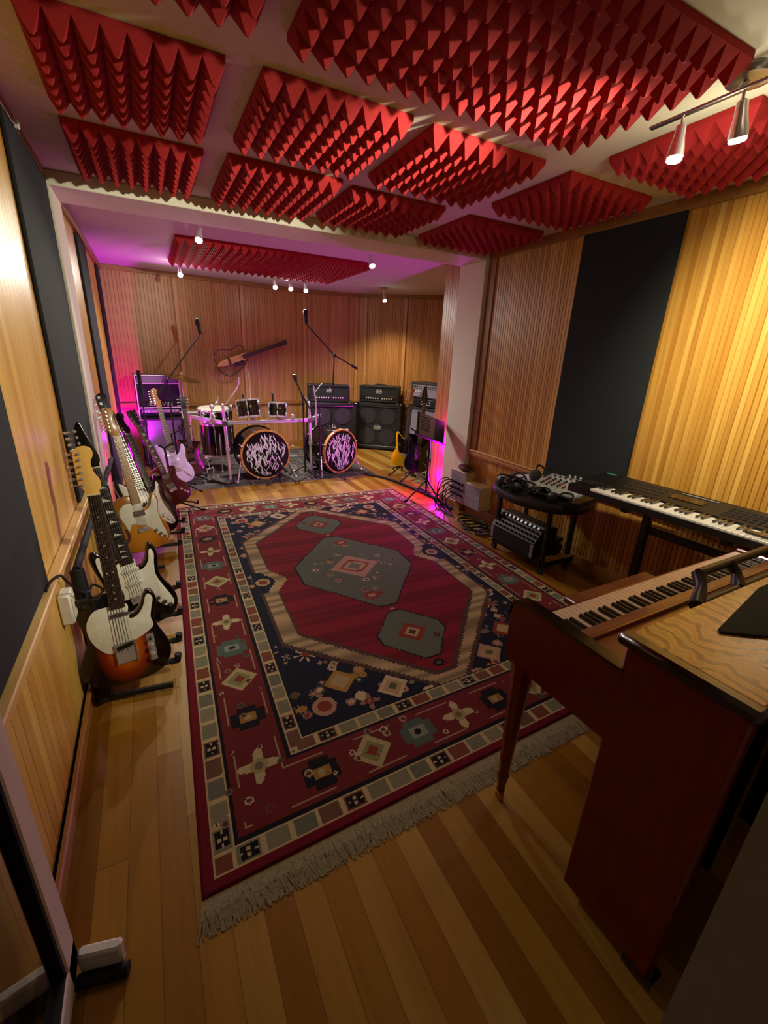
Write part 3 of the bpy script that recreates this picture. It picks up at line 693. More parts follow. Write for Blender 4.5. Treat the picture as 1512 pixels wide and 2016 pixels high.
def make_guitar(name, label, Bp, Hp, body='strat', face=(0, -1, 0), bm='tburst', guard=None, gm='pearl', neckm='maple', boardm='rosew', head='fender', headm=None, pickups=('single',)*3,
                pum='cream', hw='chrome', inlay='dot', tuners=6, cat='guitar', group='electric guitars on the stands', knobm='steel', bassn=6, bridge='bridge'):
    Bp, Hp = Vector(Bp), Vector(Hp); Z = (Hp-Bp); s = Z.length/.985; Z.normalize()
    f = Vector(face); Y = -(f-Z*f.dot(Z)).normalized(); X = Y.cross(Z)
    m4 = Matrix((X, Y, Z)).transposed().to_4x4() @ Matrix.Scale(s, 4); m4.translation = Bp
    t = thing(name, label, cat, group=group, mat4=m4)
    o = crom(OUT[body], 4); MB().prism(o, -.022, .022, .007).build('body', bm, t, 50)
    if guard: MB().prism(crom(GUARD[guard], 4), -.0255, -.0225, .0006).build('pickguard', gm, t, 30)
    neck = [(-.0215, .80), (-.0275, .335), (.0275, .335), (.0215, .80)]
    MB().prism([(-.021, .80), (-.027, .36), (.027, .36), (.021, .80)], -.026, -.006, .006).build('neck', neckm, t, 60)
    fb = MB().prism(neck, -.032, -.026, .001).build('fretboard', boardm, t, 30)
    fm = MB(); nfr = 21; zn, zb = .80, .152
    zf = [zb+(zn-zb)*2**(-i/12) for i in range(nfr+1)]
    hwid = lambda z: .0215+(.80-z)/(.80-.335)*.006
    for z in zf[1:]: fm.bx(-hwid(z), hwid(z), -.0332, -.0318, z-.0011, z+.0011)
    fm.build('fret', 'steel', fb, 0)['kind'] = 'stuff'
    MB().bx(-.0215, .0215, -.034, -.026, .797, .802).build('nut', 'cream', t, 0)
    im = MB()
    for i in (3, 5, 7, 9, 12, 15, 17, 19):
        zc = (zf[i]+zf[i-1])/2; hz = (zf[i-1]-zf[i])*.34
        if inlay == 'fin': im.add([(-.016, -.0323, zc-hz), (.018, -.0323, zc-hz), (-.012, -.0323, zc+hz), (-.016, -.0322, zc-hz), (.018, -.0322, zc-hz), (-.012, -.0322, zc+hz)], [(0, 1, 2), (5, 4, 3), (0, 3, 4, 1), (1, 4, 5, 2), (2, 5, 3, 0)])
        elif inlay == 'block': im.bx(-.013, .013, -.0323, -.0318, zc-hz, zc+hz)
        else:
            for x in ((-.011, .011) if i == 12 else (0,)): im.cyl((x, -.0318, zc), (x, -.0324, zc), .0032, n=10)
    if inlay: im.build('inlay', 'pearl', fb, 0)['kind'] = 'stuff'
    hd = HEADS[head]; hm = headm or neckm
    hp = [(x, z+.80) for x, z in hd]
    MB().prism(crom(hp, 3), -.026, -.011, .002).build('headstock', hm, t, 40)
    if head == 'three': tp = [(sx*.030, .80+z, sx) for sx in (-1, 1) for z in (.045, .080, .115)]
    elif head == 'reverse': tp = [(-.024, .80+.035+.026*i, -1) for i in range(tuners)]
    else: tp = [(-.027+.0012*i, .80+.040+(.118/(tuners-1))*i, -1) for i in range(tuners)]
    for x, z, sx in tp:
        k = 1.0 if tuners == 6 else 1.5
        pg = MB().cyl((x, -.026, z), (x, -.036, z), .0035*k, n=8).cyl((x, -.026, z), (x, -.028, z), .0062*k, n=10).cyl((x, -.006, z), (x+sx*.024, -.006, z), .0028, n=6)
        pg.box((x+sx*.032, -.006, z), (.016*k, .008, .011*k), .003); pg.bx(x-.006, x+.008, -.011, -.002, z-.007, z+.007, .001).build('tuner_peg', hw, t, 40)
    pz = dict(single=(.30, .235, .175), tele=(.305,), hum=(.285, .19), bass=(.22,), one=(.268,))
    if pickups:
        kind = pickups[0]
        for z in pz[kind if len(pickups) > 1 or kind in ('tele', 'bass', 'one') else 'single'][:len(pickups)]:
            if kind == 'single': MB().bx(-.038, .038, -.0315, -.025, z-.008, z+.008, .003).build('pickup', pum, t, 40)
            elif kind == 'tele': MB().bx(-.034, .034, -.031, -.025, z-.010, z+.010, .004).build('pickup', pum, t, 40)
            elif kind in ('hum', 'one'): MB().bx(-.036, .036, -.034, -.022, z-.020, z+.020, .002).build('pickup', pum, t, 40)
            else: MB().bx(-.030, .004, -.033, -.022, z+.0, z+.028, .003).bx(-.002, .032, -.033, -.022, z-.028, z, .003).build('pickup', pum, t, 40)
    if bridge == 'tele':
        MB().bx(-.038, .038, -.027, -.022, .095, .185, .002).bx(-.038, -.036, -.033, -.022, .095, .185).bx(.036, .038, -.033, -.022, .095, .185).build('bridge', hw, t, 30)
        MB().box((-.002, -.029, .168), (.060, .010, .018), .003, Matrix.Rotation(R(-12), 3, 'Y')).build('pickup', 'blackg', t, 30)
        MB().bx(.078, .106, -.025, -.022, .070, .190, .003).build('control_plate', hw, t, 30)
        for z in (.095, .135): MB().lathe([(.0095, 0), (.0095, .014), (.008, .017)], (.092, -.025, z), (0, -1, 0), 14).build('knob', hw, t, 40)
        MB().box((.092, -.034, .172), (.006, .020, .012), .002).build('switch', 'blackg', t, 30)
    else:
        MB().bx(-.036, .036, -.032, -.022, .135, .165, .003).build('bridge', hw, t, 30)
        for x, z in ((.075, .125), (.098, .095), (.118, .070)): MB().lathe([(.011, 0), (.0105, .012), (.008, .015)], (x, -.025, z), (0, -1, 0), 14).build('knob', knobm, t, 40)
    st = MB(); ns = bassn
    for i in range(ns):
        u = (i/(ns-1)-.5) if ns > 1 else 0
        st.cyl((u*.052, -.0355, .150), (u*.036, -.0355, .80), .0006+.0005*(1-i/ns), n=4)
    st.build('strings', 'steel', t, 0)
    return t
make_guitar('electric_guitar', 'sunburst single-cutaway guitar with white pickguard and maple headstock, nearest the glass door', (.182, 1.876, .105), (.140, 2.06, 1.112), 'tele', (.12, -1, 0), 'tburst', 'tele', 'pearl',
            'maple', 'rosew', pickups=('tele',), pum='pu', bridge='tele')
make_guitar('electric_guitar', 'black guitar with pearl pickguard, sharkfin inlays and pointed black headstock, behind the sunburst one', (.245, 2.30, .105), (.085, 2.47, 1.128), 'strat', (.25, -1, 0), 'blackg', 'strat', 'pearl',
            'blackg', 'ebony', 'reverse', 'blackg', inlay='fin', pum='white')
t = make_guitar('electric_guitar', 'natural butterscotch guitar with white pickguard, f-hole and one chrome pickup', (.255, 3.32, .105), (.125, 3.52, 1.085), 'tele', (.30, -1, 0), 'natural', 'thin', 'pearl',
            'mapled', 'mapled', pickups=('one',), pum='pu', inlay=None)
fh = [(-.118, .085), (-.098, .10), (-.088, .13), (-.092, .165), (-.10, .185), (-.112, .175), (-.106, .15), (-.108, .12), (-.122, .10)]
MB().prism(crom(fh, 3), -.0230, -.0222).build('sound_hole', 'brownb', t, 0)
make_guitar('bass_guitar', 'dark sunburst bass with white pickguard, second from the front among those by the white column', (.325, 3.56, .105), (.072, 3.84, 1.150), 'strat', (.35, -1, 0), 'sburst', 'pb', 'pearl',
            'mapled', 'rosew', 'fender', 'ebony', pickups=('bass',), pum='blackg', tuners=4, bassn=4)
make_guitar('bass_guitar', 'violet-black bass with dark fretboard, in front of the cherry red guitar', (.362, 3.80, .105), (.150, 4.10, .975), 'mod', (.55, -1, 0), 'purple', None, 'pearl',
            'ebony', 'ebony', 'fender', 'purple', pickups=('hum', 'hum'), pum='blackg', hw='blackg', inlay=None, tuners=5, bassn=5, knobm='blackg')
make_guitar('electric_guitar', 'cherry red single-cutaway guitar with pale pickup covers, third from the drums', (.515, 4.32, .105), (.200, 4.52, .972), 'lp', (.55, -1, 0), 'lpred', None, 'pearl',
            'lpred', 'rosew', 'three', 'ebony', pickups=('hum', 'hum'), pum='pu', inlay='block', knobm='cream')
make_guitar('electric_guitar', 'ice white guitar with dark fretboard and maple headstock, leaning toward the stage amplifier', (.570, 5.02, .105), (.425, 5.20, 1.078), 'strat', (.22, -1, 0), 'iceblue', 'strat', 'iceblue',
            'mapled', 'rosew', 'fender', inlay=None, pum='white', knobm='white')
make_guitar('electric_guitar', 'walnut brown double-cutaway guitar beside the drum rack', (.725, 5.34, .105), (.700, 5.54, .995), 'mod', (.30, -1, 0), 'brownb', None, 'pearl',
            'ebony', 'rosew', 'three', 'ebony', pickups=('hum', 'hum'), pum='blackg', inlay=None, hw='steel')
make_guitar('electric_guitar', 'yellow guitar on the right of the stage, behind the music stand', (3.265, 4.92, .115), (3.46, 5.12, 1.10), 'strat', (-.55, -1, 0), 'yellow', 'strat', 'blackg',
            'mapled', 'rosew', 'fender', group='guitars on the right of the stage', pum='blackg', inlay=None, knobm='blackg')
make_guitar('electric_guitar', 'black guitar with pale edge lines behind the music stand, right of the yellow one', (3.27, 4.62, .115), (3.46, 4.80, 1.14), 'mod', (-.45, -1, 0), 'blackg', None, 'pearl',
            'ebony', 'ebony', 'reverse', 'blackg', group='guitars on the right of the stage', pickups=('hum', 'hum'), pum='blackg', inlay=None, hw='blackg')
# acoustic-frame guitar hanging on the back wall
p0, p1 = BW['back']; ca, ra = along(p0, p1, 1.30, .07)
# local frame: x along the wall to the right in view, z up
t = thing('silent_guitar', 'frame-bodied guitar with pale centre block hanging on the back wall above the drums', 'guitar', (1.53, 7.02, 1.345), R(7))
rot = Matrix.Rotation(R(-19), 3, 'Y')
def rz(pts, y): return [tuple(rot @ Vector((x, y, z))) for x, z in pts]
fr = crom([(-.26, .0), (-.25, .12), (-.16, .185), (-.05, .155), (.03, .135), (.12, .165), (.19, .13), (.205, .05)], 5, False)
MB().tube(rz(fr, 0), .006, 8).build('upper_frame', 'brownb', t, 60)
fr = crom([(-.255, -.03), (-.22, -.13), (-.13, -.195), (-.02, -.175), (.05, -.15), (.13, -.11), (.20, -.045)], 5, False)
MB().tube(rz(fr, 0), [.006+.004*math.sin(i/len(fr)*3) for i in range(len(fr))], 8).build('lower_frame', 'rosew', t, 60)
m = MB(); m.prism(crom([(-.27, -.012), (-.20, .03), (-.10, .042), (.12, .045), (.165, .045), (.165, -.042), (.10, -.045), (-.10, -.045), (-.20, -.035)], 3), -.03, .02, .004)
m.v = [tuple(rot @ Vector(p)) for p in m.v]; m.build('body', 'blockw', t, 40)
m = MB().box((.43, -.03, 0), (.60, .012, .056), .003); m.box((.38, -.014, 0), (.50, .022, .05), .006); m.v = [tuple(rot @ Vector(p)) for p in m.v]; m.build('neck', 'rosew', t, 40)
m = MB().box((.79, -.024, 0), (.14, .016, .066), .004); m.v = [tuple(rot @ Vector(p)) for p in m.v]; m.build('headstock', 'rosew', t, 40)
for i in range(3):
    for sz in (-1, 1):
        m = MB().cyl((.745+.042*i, -.026, sz*.02), (.745+.042*i, -.026, sz*.052), .005, n=8); m.v = [tuple(rot @ Vector(p)) for p in m.v]; m.build('tuner_peg', 'steel', t, 40)
m = MB().box((-.075, -.034, -.002), (.03, .012, .11), .003); m.v = [tuple(rot @ Vector(p)) for p in m.v]; m.build('bridge', 'rosew', t, 30)
m = MB().box((.06, .0, -.075), (.13, .03, .05), .006); m.v = [tuple(rot @ Vector(p)) for p in m.v]; m.build('control_box', 'black', t, 30)
MB().tube([(.20, 0, -.02), (.22, .03, -.02), (.22, .066, -.02)], .006, 8).build('wall_hook', 'maple', t, 50)
# stands
def gstand(label, x, y, a, group='black guitar stands'):
    t = thing('guitar_stand', label, 'guitar stand', (x, y, 0), a, group)
    MB().tube([(0, .12, .02), (0, .10, .10), (0, .17, .60)], .011, 8).build('upright', 'black', t, 50)
    MB().tube([(-.06, .11, .64), (-.055, .16, .63), (0, .175, .60), (.055, .16, .63), (.06, .11, .64)], .009, 8).build('yoke', 'rubber', t, 50)
    for sx in (-1, 1):
        lg = MB().tube([(0, .11, .10), (sx*.10, .0, .09), (sx*.12, -.02, .085), (sx*.12, -.085, .085), (sx*.12, -.09, .12)], .009, 8).build('cradle_arm', 'foampad', t, 50)
        l2 = MB().tube([(0, .11, .10), (sx*.17, -.10, .012)], .009, 8).build('leg', 'black', t, 50)
        MB().tube([(sx*.16, -.088, .018), (sx*.178, -.11, .012)], .013, 8).build('rubber_foot', 'rubber', l2, 50)
    l2 = MB().tube([(0, .12, .10), (0, .33, .012)], .009, 8).build('leg', 'black', t, 50)
    MB().tube([(0, .315, .018), (0, .34, .013)], .013, 8).build('rubber_foot', 'rubber', l2, 50)
gstand('black guitar stand under the cherry red guitar', .53, 4.35, R(28))
gstand('black guitar stand under the ice white guitar', .575, 5.05, R(12))
gstand('black guitar stand under the walnut brown guitar', .725, 5.37, R(15))
gstand('black guitar stand under the yellow guitar', 3.27, 4.95, R(-28))
gstand('black guitar stand under the black guitar behind the music stand', 3.28, 4.65, R(-25))
def grack(label, ys, x0, x1, arms):
    t = thing('guitar_rack', label, 'guitar rack', (0, 0, 0), 0, 'padded guitar racks')
    ya, yb = ys
    MB().tube([(x0, ya, .075), (x0, yb, .075)], .024, 10).build('lower_rail', 'foampad', t, 50)
    MB().tube([(x0-.03, ya+.06, .62), (x0-.03, yb+.06, .62)], .015, 10).build('upper_rail', 'rubber', t, 50)
    for y in (ya, yb):
        e = MB().tube([(x0-.02, y-.02, .02), (x0-.01, y, .30), (x0-.03, y+.06, .62)], [.03, .034, .026], 10).build('end_frame', 'rubber', t, 50)
        MB().tube([(x0-.02, y-.02, .022), (x0+.26, y-.05, .022)], .014, 8).build('foot_bar', 'black', e, 50)
    for y, xe in arms:
        a = MB().tube([(x0, y, .075), (x0+.08, y, .07), (xe-.02, y, .07)], .013, 8).build('cradle_arm', 'foampad', t, 50)
        MB().tube([(xe-.03, y, .07), (xe, y, .07), (xe+.005, y, .105)], .017, 8).build('arm_tip', 'rubber', a, 50)
grack('black padded guitar rack holding the sunburst guitar and the black guitar', (1.93, 2.86), .075, .36, ((1.99, .365), (2.16, .38), (2.42, .40), (2.74, .41)))
grack('black padded guitar rack beside the white left column, under the natural guitar', (3.22, 4.02), .085, .45, ((3.44, .46), (3.68, .50), (3.94, .52)))

# ------------------------------------------------------------------ amplifiers
def cone_set(par, pts, y, r):
    for x, z in pts:
        MB().lathe([(r, 0), (r*.93, .004), (r*.35, .028), (r*.3, .02), (.001, .016)], (x, y, z), (0, 1, 0), 24).build('speaker_cone', 'cone', par, 50)
def corners(par, w, d, h, mat='steel', s=.026):
    for x in (-1, 1):
        for y in (-1, 1):
            for z in (0, 1):
                MB().box((x*(w/2-.006), y*(d/2-.006), .004+z*(h-.008)+(.004 if z == 0 else -.004)), (s, s, s), .006).build('corner_guard', mat, par, 40)
def crest(par, x, y, z, s, mat='knob', word='LEGACY'):
    m = MB()
    for i in range(-2, 3): m.box((x+i*s*.16, y, z+s*.30-abs(i)*s*.05), (s*.05, .002, s*(.34-abs(i)*.06)), 0, Matrix.Rotation(R(i*16), 3, 'Y'))
    m.bx(x-s*.42, x+s*.42, y-.001, y+.001, z+s*.10, z+s*.14); m.build('crest', mat, par, 0)
    text('lettering', word, s*.24, mat, par, (x, y, z-s*.06))
def cab(label, loc, a, w=.76, d=.36, h=.76, logo=True, cones=True, group='black speaker cabinets'):
    t = thing('speaker_cabinet', label, 'speaker cabinet', loc, a, group)
    m = MB(); f = .045
    m.bx(-w/2, w/2, -d/2+.03, d/2, .02, h, .008)
    m.bx(-w/2, -w/2+f, -d/2, -d/2+.04, .02, h, .006).bx(w/2-f, w/2, -d/2, -d/2+.04, .02, h, .006).bx(-w/2, w/2, -d/2, -d/2+.04, h-f, h, .006).bx(-w/2, w/2, -d/2, -d/2+.04, .02, .02+f, .006)
    m.build('body', 'tolex', t, 40)
    MB().bx(-w/2+f, w/2-f, -d/2+.018, -d/2+.032, .02+f, h-f, .002).build('grille', 'grille', t, 30)
    MB().bx(-w/2+f-.008, w/2-f+.008, -d/2+.004, -d/2+.012, h-f-.008, h-f, .001).bx(-w/2+f-.008, w/2-f+.008, -d/2+.004, -d/2+.012, .02+f, .028+f, .001).build('piping', 'steel', t, 0)
    if cones: cone_set(t, [(sx*.165, h/2+.01+sz*.165) for sx in (-1, 1) for sz in (-1, 1)], -d/2+.012, .132)
    corners(t, w, d, h)
    if logo: crest(t, 0, -d/2+.008, h/2-.02, .14)
    for sx in (-1, 1):
        for sy in (-1, 1): MB().cyl((sx*(w/2-.06), sy*(d/2-.06), 0), (sx*(w/2-.06), sy*(d/2-.06), .022), .018, n=12).build('foot', 'rubber', t, 40)
    return t
def amp_head(label, loc, a, w=.64, d=.26, h=.27, knobs=True, lit=True):
    t = thing('amplifier_head', label, 'amplifier', loc, a, 'black amplifier heads on the cabinets')
    m = MB(); m.bx(-w/2, w/2, -d/2+.02, d/2, .015, h, .010).bx(-w/2, -w/2+.03, -d/2, -d/2+.03, .015, h, .006).bx(w/2-.03, w/2, -d/2, -d/2+.03, .015, h, .006).bx(-w/2, w/2, -d/2, -d/2+.03, h-.03, h, .006).bx(-w/2, w/2, -d/2, -d/2+.03, .015, .045, .006)
    m.build('body', 'tolex', t, 40)
    MB().bx(-w/2+.03, w/2-.03, -d/2+.010, -d/2+.022, .11, h-.03, .002).build('grille', 'grille', t, 30)
    pn = MB().bx(-w/2+.03, w/2-.03, -d/2+.008, -d/2+.022, .045, .108, .002).build('control_panel', 'black', t, 30)
    for i in range(12):
        if i == 6: continue
        MB().lathe([(.011, 0), (.009, .016)], (-.20+.037*i, -d/2+.008, .075), (0, -1, 0), 12).build('knob', 'knob', pn, 40)
    crest(t, 0, -d/2+.008, .17, .12)
    corners(t, w, d, h, s=.024)
    MB().tube([(-.10, 0, h-.002), (-.08, 0, h+.018), (.08, 0, h+.018), (.10, 0, h-.002)], .008, 8).build('handle', 'rubber', t, 50)
    for sx in (-1, 1):
        for sy in (-1, 1): MB().cyl((sx*(w/2-.05), sy*(d/2-.05), 0), (sx*(w/2-.05), sy*(d/2-.05), .017), .014, n=12).build('foot', 'rubber', t, 40)
    return t
aA = math.atan2(-.45, .58)
CA = Vector((3.64, 6.495, 0)); back = Vector((math.sin(-aA), math.cos(aA), 0))
cab('four-speaker black cabinet at the angled wall, fully visible right of the bass drums', CA+Vector((.615, .788, 0))*.18, aA)
amp_head('black amplifier head with lit knobs on the four-speaker cabinet by the angled wall', CA+Vector((.615, .788, 0))*.17+Vector((0, 0, .76)), aA)
aB = R(-11)
cab('four-speaker black cabinet half hidden behind the right bass drum', (2.95, 6.80, 0), aB)
amp_head('black amplifier head with violet shine, behind the chrome drum posts', (2.90, 6.78, .76), aB)
# right stack
aC = R(-76)
t = thing('speaker_cabinet', 'grey-grilled speaker cabinet at the right end of the stage, under two amplifiers', 'speaker cabinet', (4.16, 5.70, 0), aC)
MB().bx(-.36, .36, -.15, .18, .02, .78, .008).bx(-.36, -.32, -.18, -.14, .02, .78, .005).bx(.32, .36, -.18, -.14, .02, .78, .005).bx(-.36, .36, -.18, -.14, .745, .78, .005).bx(-.36, .36, -.18, -.14, .02, .055, .005).build('body', 'tolex', t, 40)
MB().bx(-.32, .32, -.165, -.15, .055, .745, .002).build('grille', 'silverg', t, 30); corners(t, .72, .36, .78)
MB().bx(-.35, .35, -.17, .17, 0, .022, .004).build('foot', 'rubber', t, 30)
t = thing('rack_amplifier', 'flat black amplifier with four lit dots, under the silver-fronted amplifier', 'amplifier', (4.15, 5.70, .78), aC)
MB().bx(-.29, .29, -.15, .15, .012, .12, .006).build('body', 'black', t, 40)
for x in (-.06, .10):
    for z in (.05, .085): MB().cyl((x, -.15, z), (x, -.155, z), .008, n=10).build('knob', 'knob', t, 40)
MB().bx(-.03, .07, -.153, -.15, .045, .052).build('lettering_strip', 'knob', t, 0)
MB().bx(-.26, .26, -.13, .13, 0, .014).build('foot', 'rubber', t, 0)
t = thing('amplifier_head', 'silver-fronted amplifier head topping the stack at the right end of the stage', 'amplifier', (4.15, 5.70, .90), aC)
MB().bx(-.30, .30, -.13, .15, .01, .24, .008).bx(-.30, .30, -.155, -.12, .21, .24, .005).bx(-.30, -.28, -.155, -.12, .01, .24, .005).bx(.28, .30, -.155, -.12, .01, .24, .005).build('body', 'tolex', t, 40)
pn = MB().bx(-.28, .28, -.145, -.125, .155, .21, .002).build('control_panel', 'panelg', t, 30)
for i in range(14): MB().lathe([(.009, 0), (.008, .012)], (-.25+.038*i, -.145, .182), (0, -1, 0), 10).build('knob', 'black', pn, 40)
MB().bx(-.28, .28, -.14, -.125, .03, .15, .002).build('grille', 'silverg', t, 30); text('lettering', 'Laney', .062, 'white', t, (-.18, -.143, .115)); corners(t, .60, .29, .24, s=.022)
MB().bx(-.27, .27, -.12, .13, 0, .012).build('foot', 'rubber', t, 0)
# left stack
aL = R(4)
t = thing('speaker_cabinet', 'violet-lit grille cabinet at the back left, under the piped amplifier', 'speaker cabinet', (.475, 6.48, 0), aL)
MB().bx(-.25, .25, -.13, .16, .02, .62, .008).bx(-.25, -.22, -.16, -.12, .02, .62, .005).bx(.22, .25, -.16, -.12, .02, .62, .005).bx(-.25, .25, -.16, -.12, .595, .62, .005).bx(-.25, .25, -.16, -.12, .02, .045, .005).build('body', 'tolex', t, 40)
MB().bx(-.22, .22, -.148, -.13, .045, .595, .002).build('grille', 'silverg', t, 30); corners(t, .50, .32, .62); MB().bx(-.24, .24, -.15, .15, 0, .022).build('foot', 'rubber', t, 0)
t = thing('guitar_amplifier', 'white-piped black guitar amplifier stacked on the violet-lit cabinet', 'amplifier', (.475, 6.48, .62), aL)
MB().bx(-.25, .25, -.12, .16, .015, .53, .010).bx(-.25, .25, -.15, -.12, .43, .53, .006).build('body', 'tolex', t, 40)
MB().bx(-.225, .225, -.138, -.12, .155, .425, .002).build('grille', 'grille', t, 30)
pn = MB().bx(-.225, .225, -.140, -.12, .035, .125, .002).build('control_panel', 'black', t, 30)
MB().bx(-.215, .215, -.144, -.139, .07, .11, .001).build('silver_strip', 'panelg', pn, 0)
for i in range(9): MB().lathe([(.010, 0), (.009, .014)], (-.18+.045*i, -.144, .09), (0, -1, 0), 10).build('knob', 'knob', pn, 40)
pp = MB(); c_ = .012
for z in (.135, .43, .522): pp.bx(-.25, .25, -.154, -.146, z-c_/2, z+c_/2, .002)
for x in (-.245, .245): pp.bx(x-.007, x+.007, -.154, -.146, .02, .528, .002)
pp.build('white_piping', 'white', t, 30)
MB().bx(-.225, .225, -.153, -.15, .44, .51).build('top_panel', 'silverg', t, 0); text('lettering', 'CARVIN', .066, 'white', t, (.01, -.140, .175), sx=1.15); corners(t, .50, .31, .53, s=.022)
MB().bx(-.23, .23, -.13, .15, 0, .017).build('foot', 'rubber', t, 0)

# ------------------------------------------------------------------ drums
def lugs(par, r, d, n, ang0=0, mat='chrome', tilt=None):
    for i in range(n):
        a = ang0+2*math.pi*i/n; x, z = math.cos(a)*(r+.008), math.sin(a)*(r+.008)
        MB().box((x, 0, z), (.018, d*.32, .018), .005, Matrix.Rotation(-a, 3, 'Y')).cyl((x*1.02, -d/2+.01, z*1.02), (x*1.02, d/2-.01, z*1.02), .0035, n=6).build('lug', mat, par, 40)
def swirl(par, r, y, seed):
    rs = random.Random(seed); m = MB()
    for i in range(130):
        a = rs.uniform(0, 6.283); q = r*.90*math.sqrt(rs.uniform(0, 1)); x0, z0 = q*math.cos(a), q*math.sin(a)*.92+.02
        L = rs.uniform(.028, .065)*r/.28; am = rs.uniform(.006, .016); ph = rs.uniform(0, 6); tl = rs.uniform(-.4, .4); n = 9; pl = []
        for k in range(n):
            s_ = k/(n-1)-.5; x = x0+tl*s_*L*1.6+am*math.sin(ph+s_*5.5); z = z0+s_*L*1.9
            pl.append((x, z, .0062*(1-abs(2*s_)**2.2)*rs.uniform(.75, 1.1)+.0008))
        if max(math.hypot(x, z) for x, z, _ in pl) > r*.93: continue
        vs = []; yy = y-.0004-.00012*i
        for x, z, wd in pl: vs += [(x-wd, yy, z), (x+wd, yy, z)]
        m.add(vs, [(2*k, 2*k+1, 2*k+3, 2*k+2) for k in range(n-1)])
    return m.build('printed_swirls', 'ink', par, 0, False)
def kick(label, loc, a, r=.285, d=.42, seed=1):
    t = thing('bass_drum', label, 'drum', (loc[0], loc[1], 0), a, 'bass drums with swirl-printed heads')
    c = Vector((0, 0, r+.025)); F0, F1 = -d/2, d/2
    MB().lathe([(r, 0), (r, d-.06), (r-.006, d-.06), (r-.006, 0), (r, 0)], c+Vector((0, F0+.03, 0)), (0, 1, 0), 48).build('shell', 'drum', t, 40)
    for y0 in (F0, F1-.042): MB().lathe([(r-.004, 0), (r+.012, 0), (r+.014, .006), (r+.014, .036), (r+.010, .042), (r-.004, .042), (r-.004, 0)], c+Vector((0, y0, 0)), (0, 1, 0), 56).build('hoop', 'hoop' if y0 == F0 else 'drum', t, 40)
    h = MB().lathe([(.001, 0), (r-.003, .0005), (r-.003, .006), (.001, .006)], c+Vector((0, F0+.006, 0)), (0, 1, 0), 56).build('front_head', 'head', t, 20)
    sw = swirl(t, r, F0+.006, seed); sw.parent = h; sw.location = (0, 0, c.z)
    MB().lathe([(.001, 0), (r-.003, .0005), (r-.003, .004), (.001, .004)], c+Vector((0, F1-.012, 0)), (0, 1, 0), 48).build('back_head', 'coated', t, 20)
    hl = MB(); hl.lathe([(.055, 0), (.062, 0), (.062, .004), (.055, .004), (.055, 0)], c+Vector((.085, F0+.002, -.02)), (0, 1, 0), 28); hl.build('port_ring', 'black', h, 30)
    ov = MB(); n = 36
    for k_, (ax, az) in enumerate(((.056, .020), (.048, .0145))):
        pass
    vs = []
    for i in range(n):
        a_ = 2*math.pi*i/n
        vs += [(.058*math.cos(a_), F0+.0030, c.z-r*.83+.021*math.sin(a_)), (.052*math.cos(a_), F0+.0030, c.z-r*.83+.0165*math.sin(a_))]
    ov.add(vs, [(2*i, 2*((i+1) % n), 2*((i+1) % n)+1, 2*i+1) for i in range(n)]); ov.build('badge', 'white', h, 0, False)
    text('lettering', 'Premier', .026, 'white', h, (0, F0+.003, c.z-r*.83))
    for i in range(8):
        aa = 2*math.pi*(i+.5)/8; x, z = math.cos(aa), math.sin(aa)
        MB().box(c+Vector((x*(r+.016), F0+.016, z*(r+.016))), (.024, .05, .016), .004, Matrix.Rotation(-aa, 3, 'Y')).cyl(c+Vector((x*(r+.018), F0+.02, z*(r+.018))), c+Vector((x*(r+.014), F0+.13, z*(r+.014))), .003, n=6).box(c+Vector((x*(r+.008), F0+.14, z*(r+.008))), (.016, .05, .016), .004, Matrix.Rotation(-aa, 3, 'Y')).build('tension_claw', 'chrome', t, 40)
    for sx in (-1, 1): MB().cyl(c+Vector((sx*(r-.02), F0+.10, -.03)), (sx*(r+.075), F0-.03, .006), .008, n=8).ball((sx*(r+.075), F0-.03, .012), .014, 8).ball(c+Vector((sx*(r+.006), F0+.11, -.02)), .022, 10).build('spur', 'chrome', t, 50)
    return t
kick('left bass drum, facing the rug, with the kick microphone in front', (1.530, 5.46), R(4), seed=3)
kick('right bass drum, turned toward the white column', (2.44, 5.46), R(20), .272, .44, seed=8)
def tom(label, loc, r, h, tilt=(0, 0), mount=True, group='black tom drums on the rack'):
    t = thing('tom_drum', label, 'drum', loc, 0, group)
    MB().lathe([(r, 0), (r, h), (r-.006, h), (r-.006, 0), (r, 0)], (0, 0, 0), (0, 0, 1), 36).build('shell', 'drum', t, 40)
    for z in (-.006, h-.016): MB().lathe([(r+.002, 0), (r+.008, 0), (r+.008, .022), (r+.002, .022), (r+.002, 0)], (0, 0, z), (0, 0, 1), 36).build('rim', 'chrome', t, 40)
    MB().lathe([(.001, 0), (r, 0), (r, .004), (.001, .004)], (0, 0, h-.003), (0, 0, 1), 36).build('batter_head', 'coated', t, 20)
    MB().lathe([(.001, 0), (r, 0), (r, .003), (.001, .003)], (0, 0, -.001), (0, 0, 1), 36).build('bottom_head', 'coated', t, 20)
    for i in range(6):
        a = 2*math.pi*(i+.25)/6; x, y = math.cos(a)*(r+.009), math.sin(a)*(r+.009)
        MB().box((x, y, h*.78), (.018, .018, .05), .005, Matrix.Rotation(a, 3, 'Z')).box((x, y, h*.22), (.018, .018, .05), .005, Matrix.Rotation(a, 3, 'Z')).cyl((x*1.02, y*1.02, 0), (x*1.02, y*1.02, h), .003, n=6).build('lug', 'chrome', t, 40)
    MB().cyl((0, -r-.0005, h*.6), (0, -r-.003, h*.6), .014, n=16).build('badge', 'brass', t, 30)
    t.rotation_euler = (R(tilt[0]), R(tilt[1]), 0); return t
tom('larger black tom on the rack above the left bass drum', (1.405, 5.38, .745), .132, .20, (-9, -4))
tom('smaller black tom on the rack beside the larger one', (1.735, 5.39, .735), .108, .17, (-9, 4))
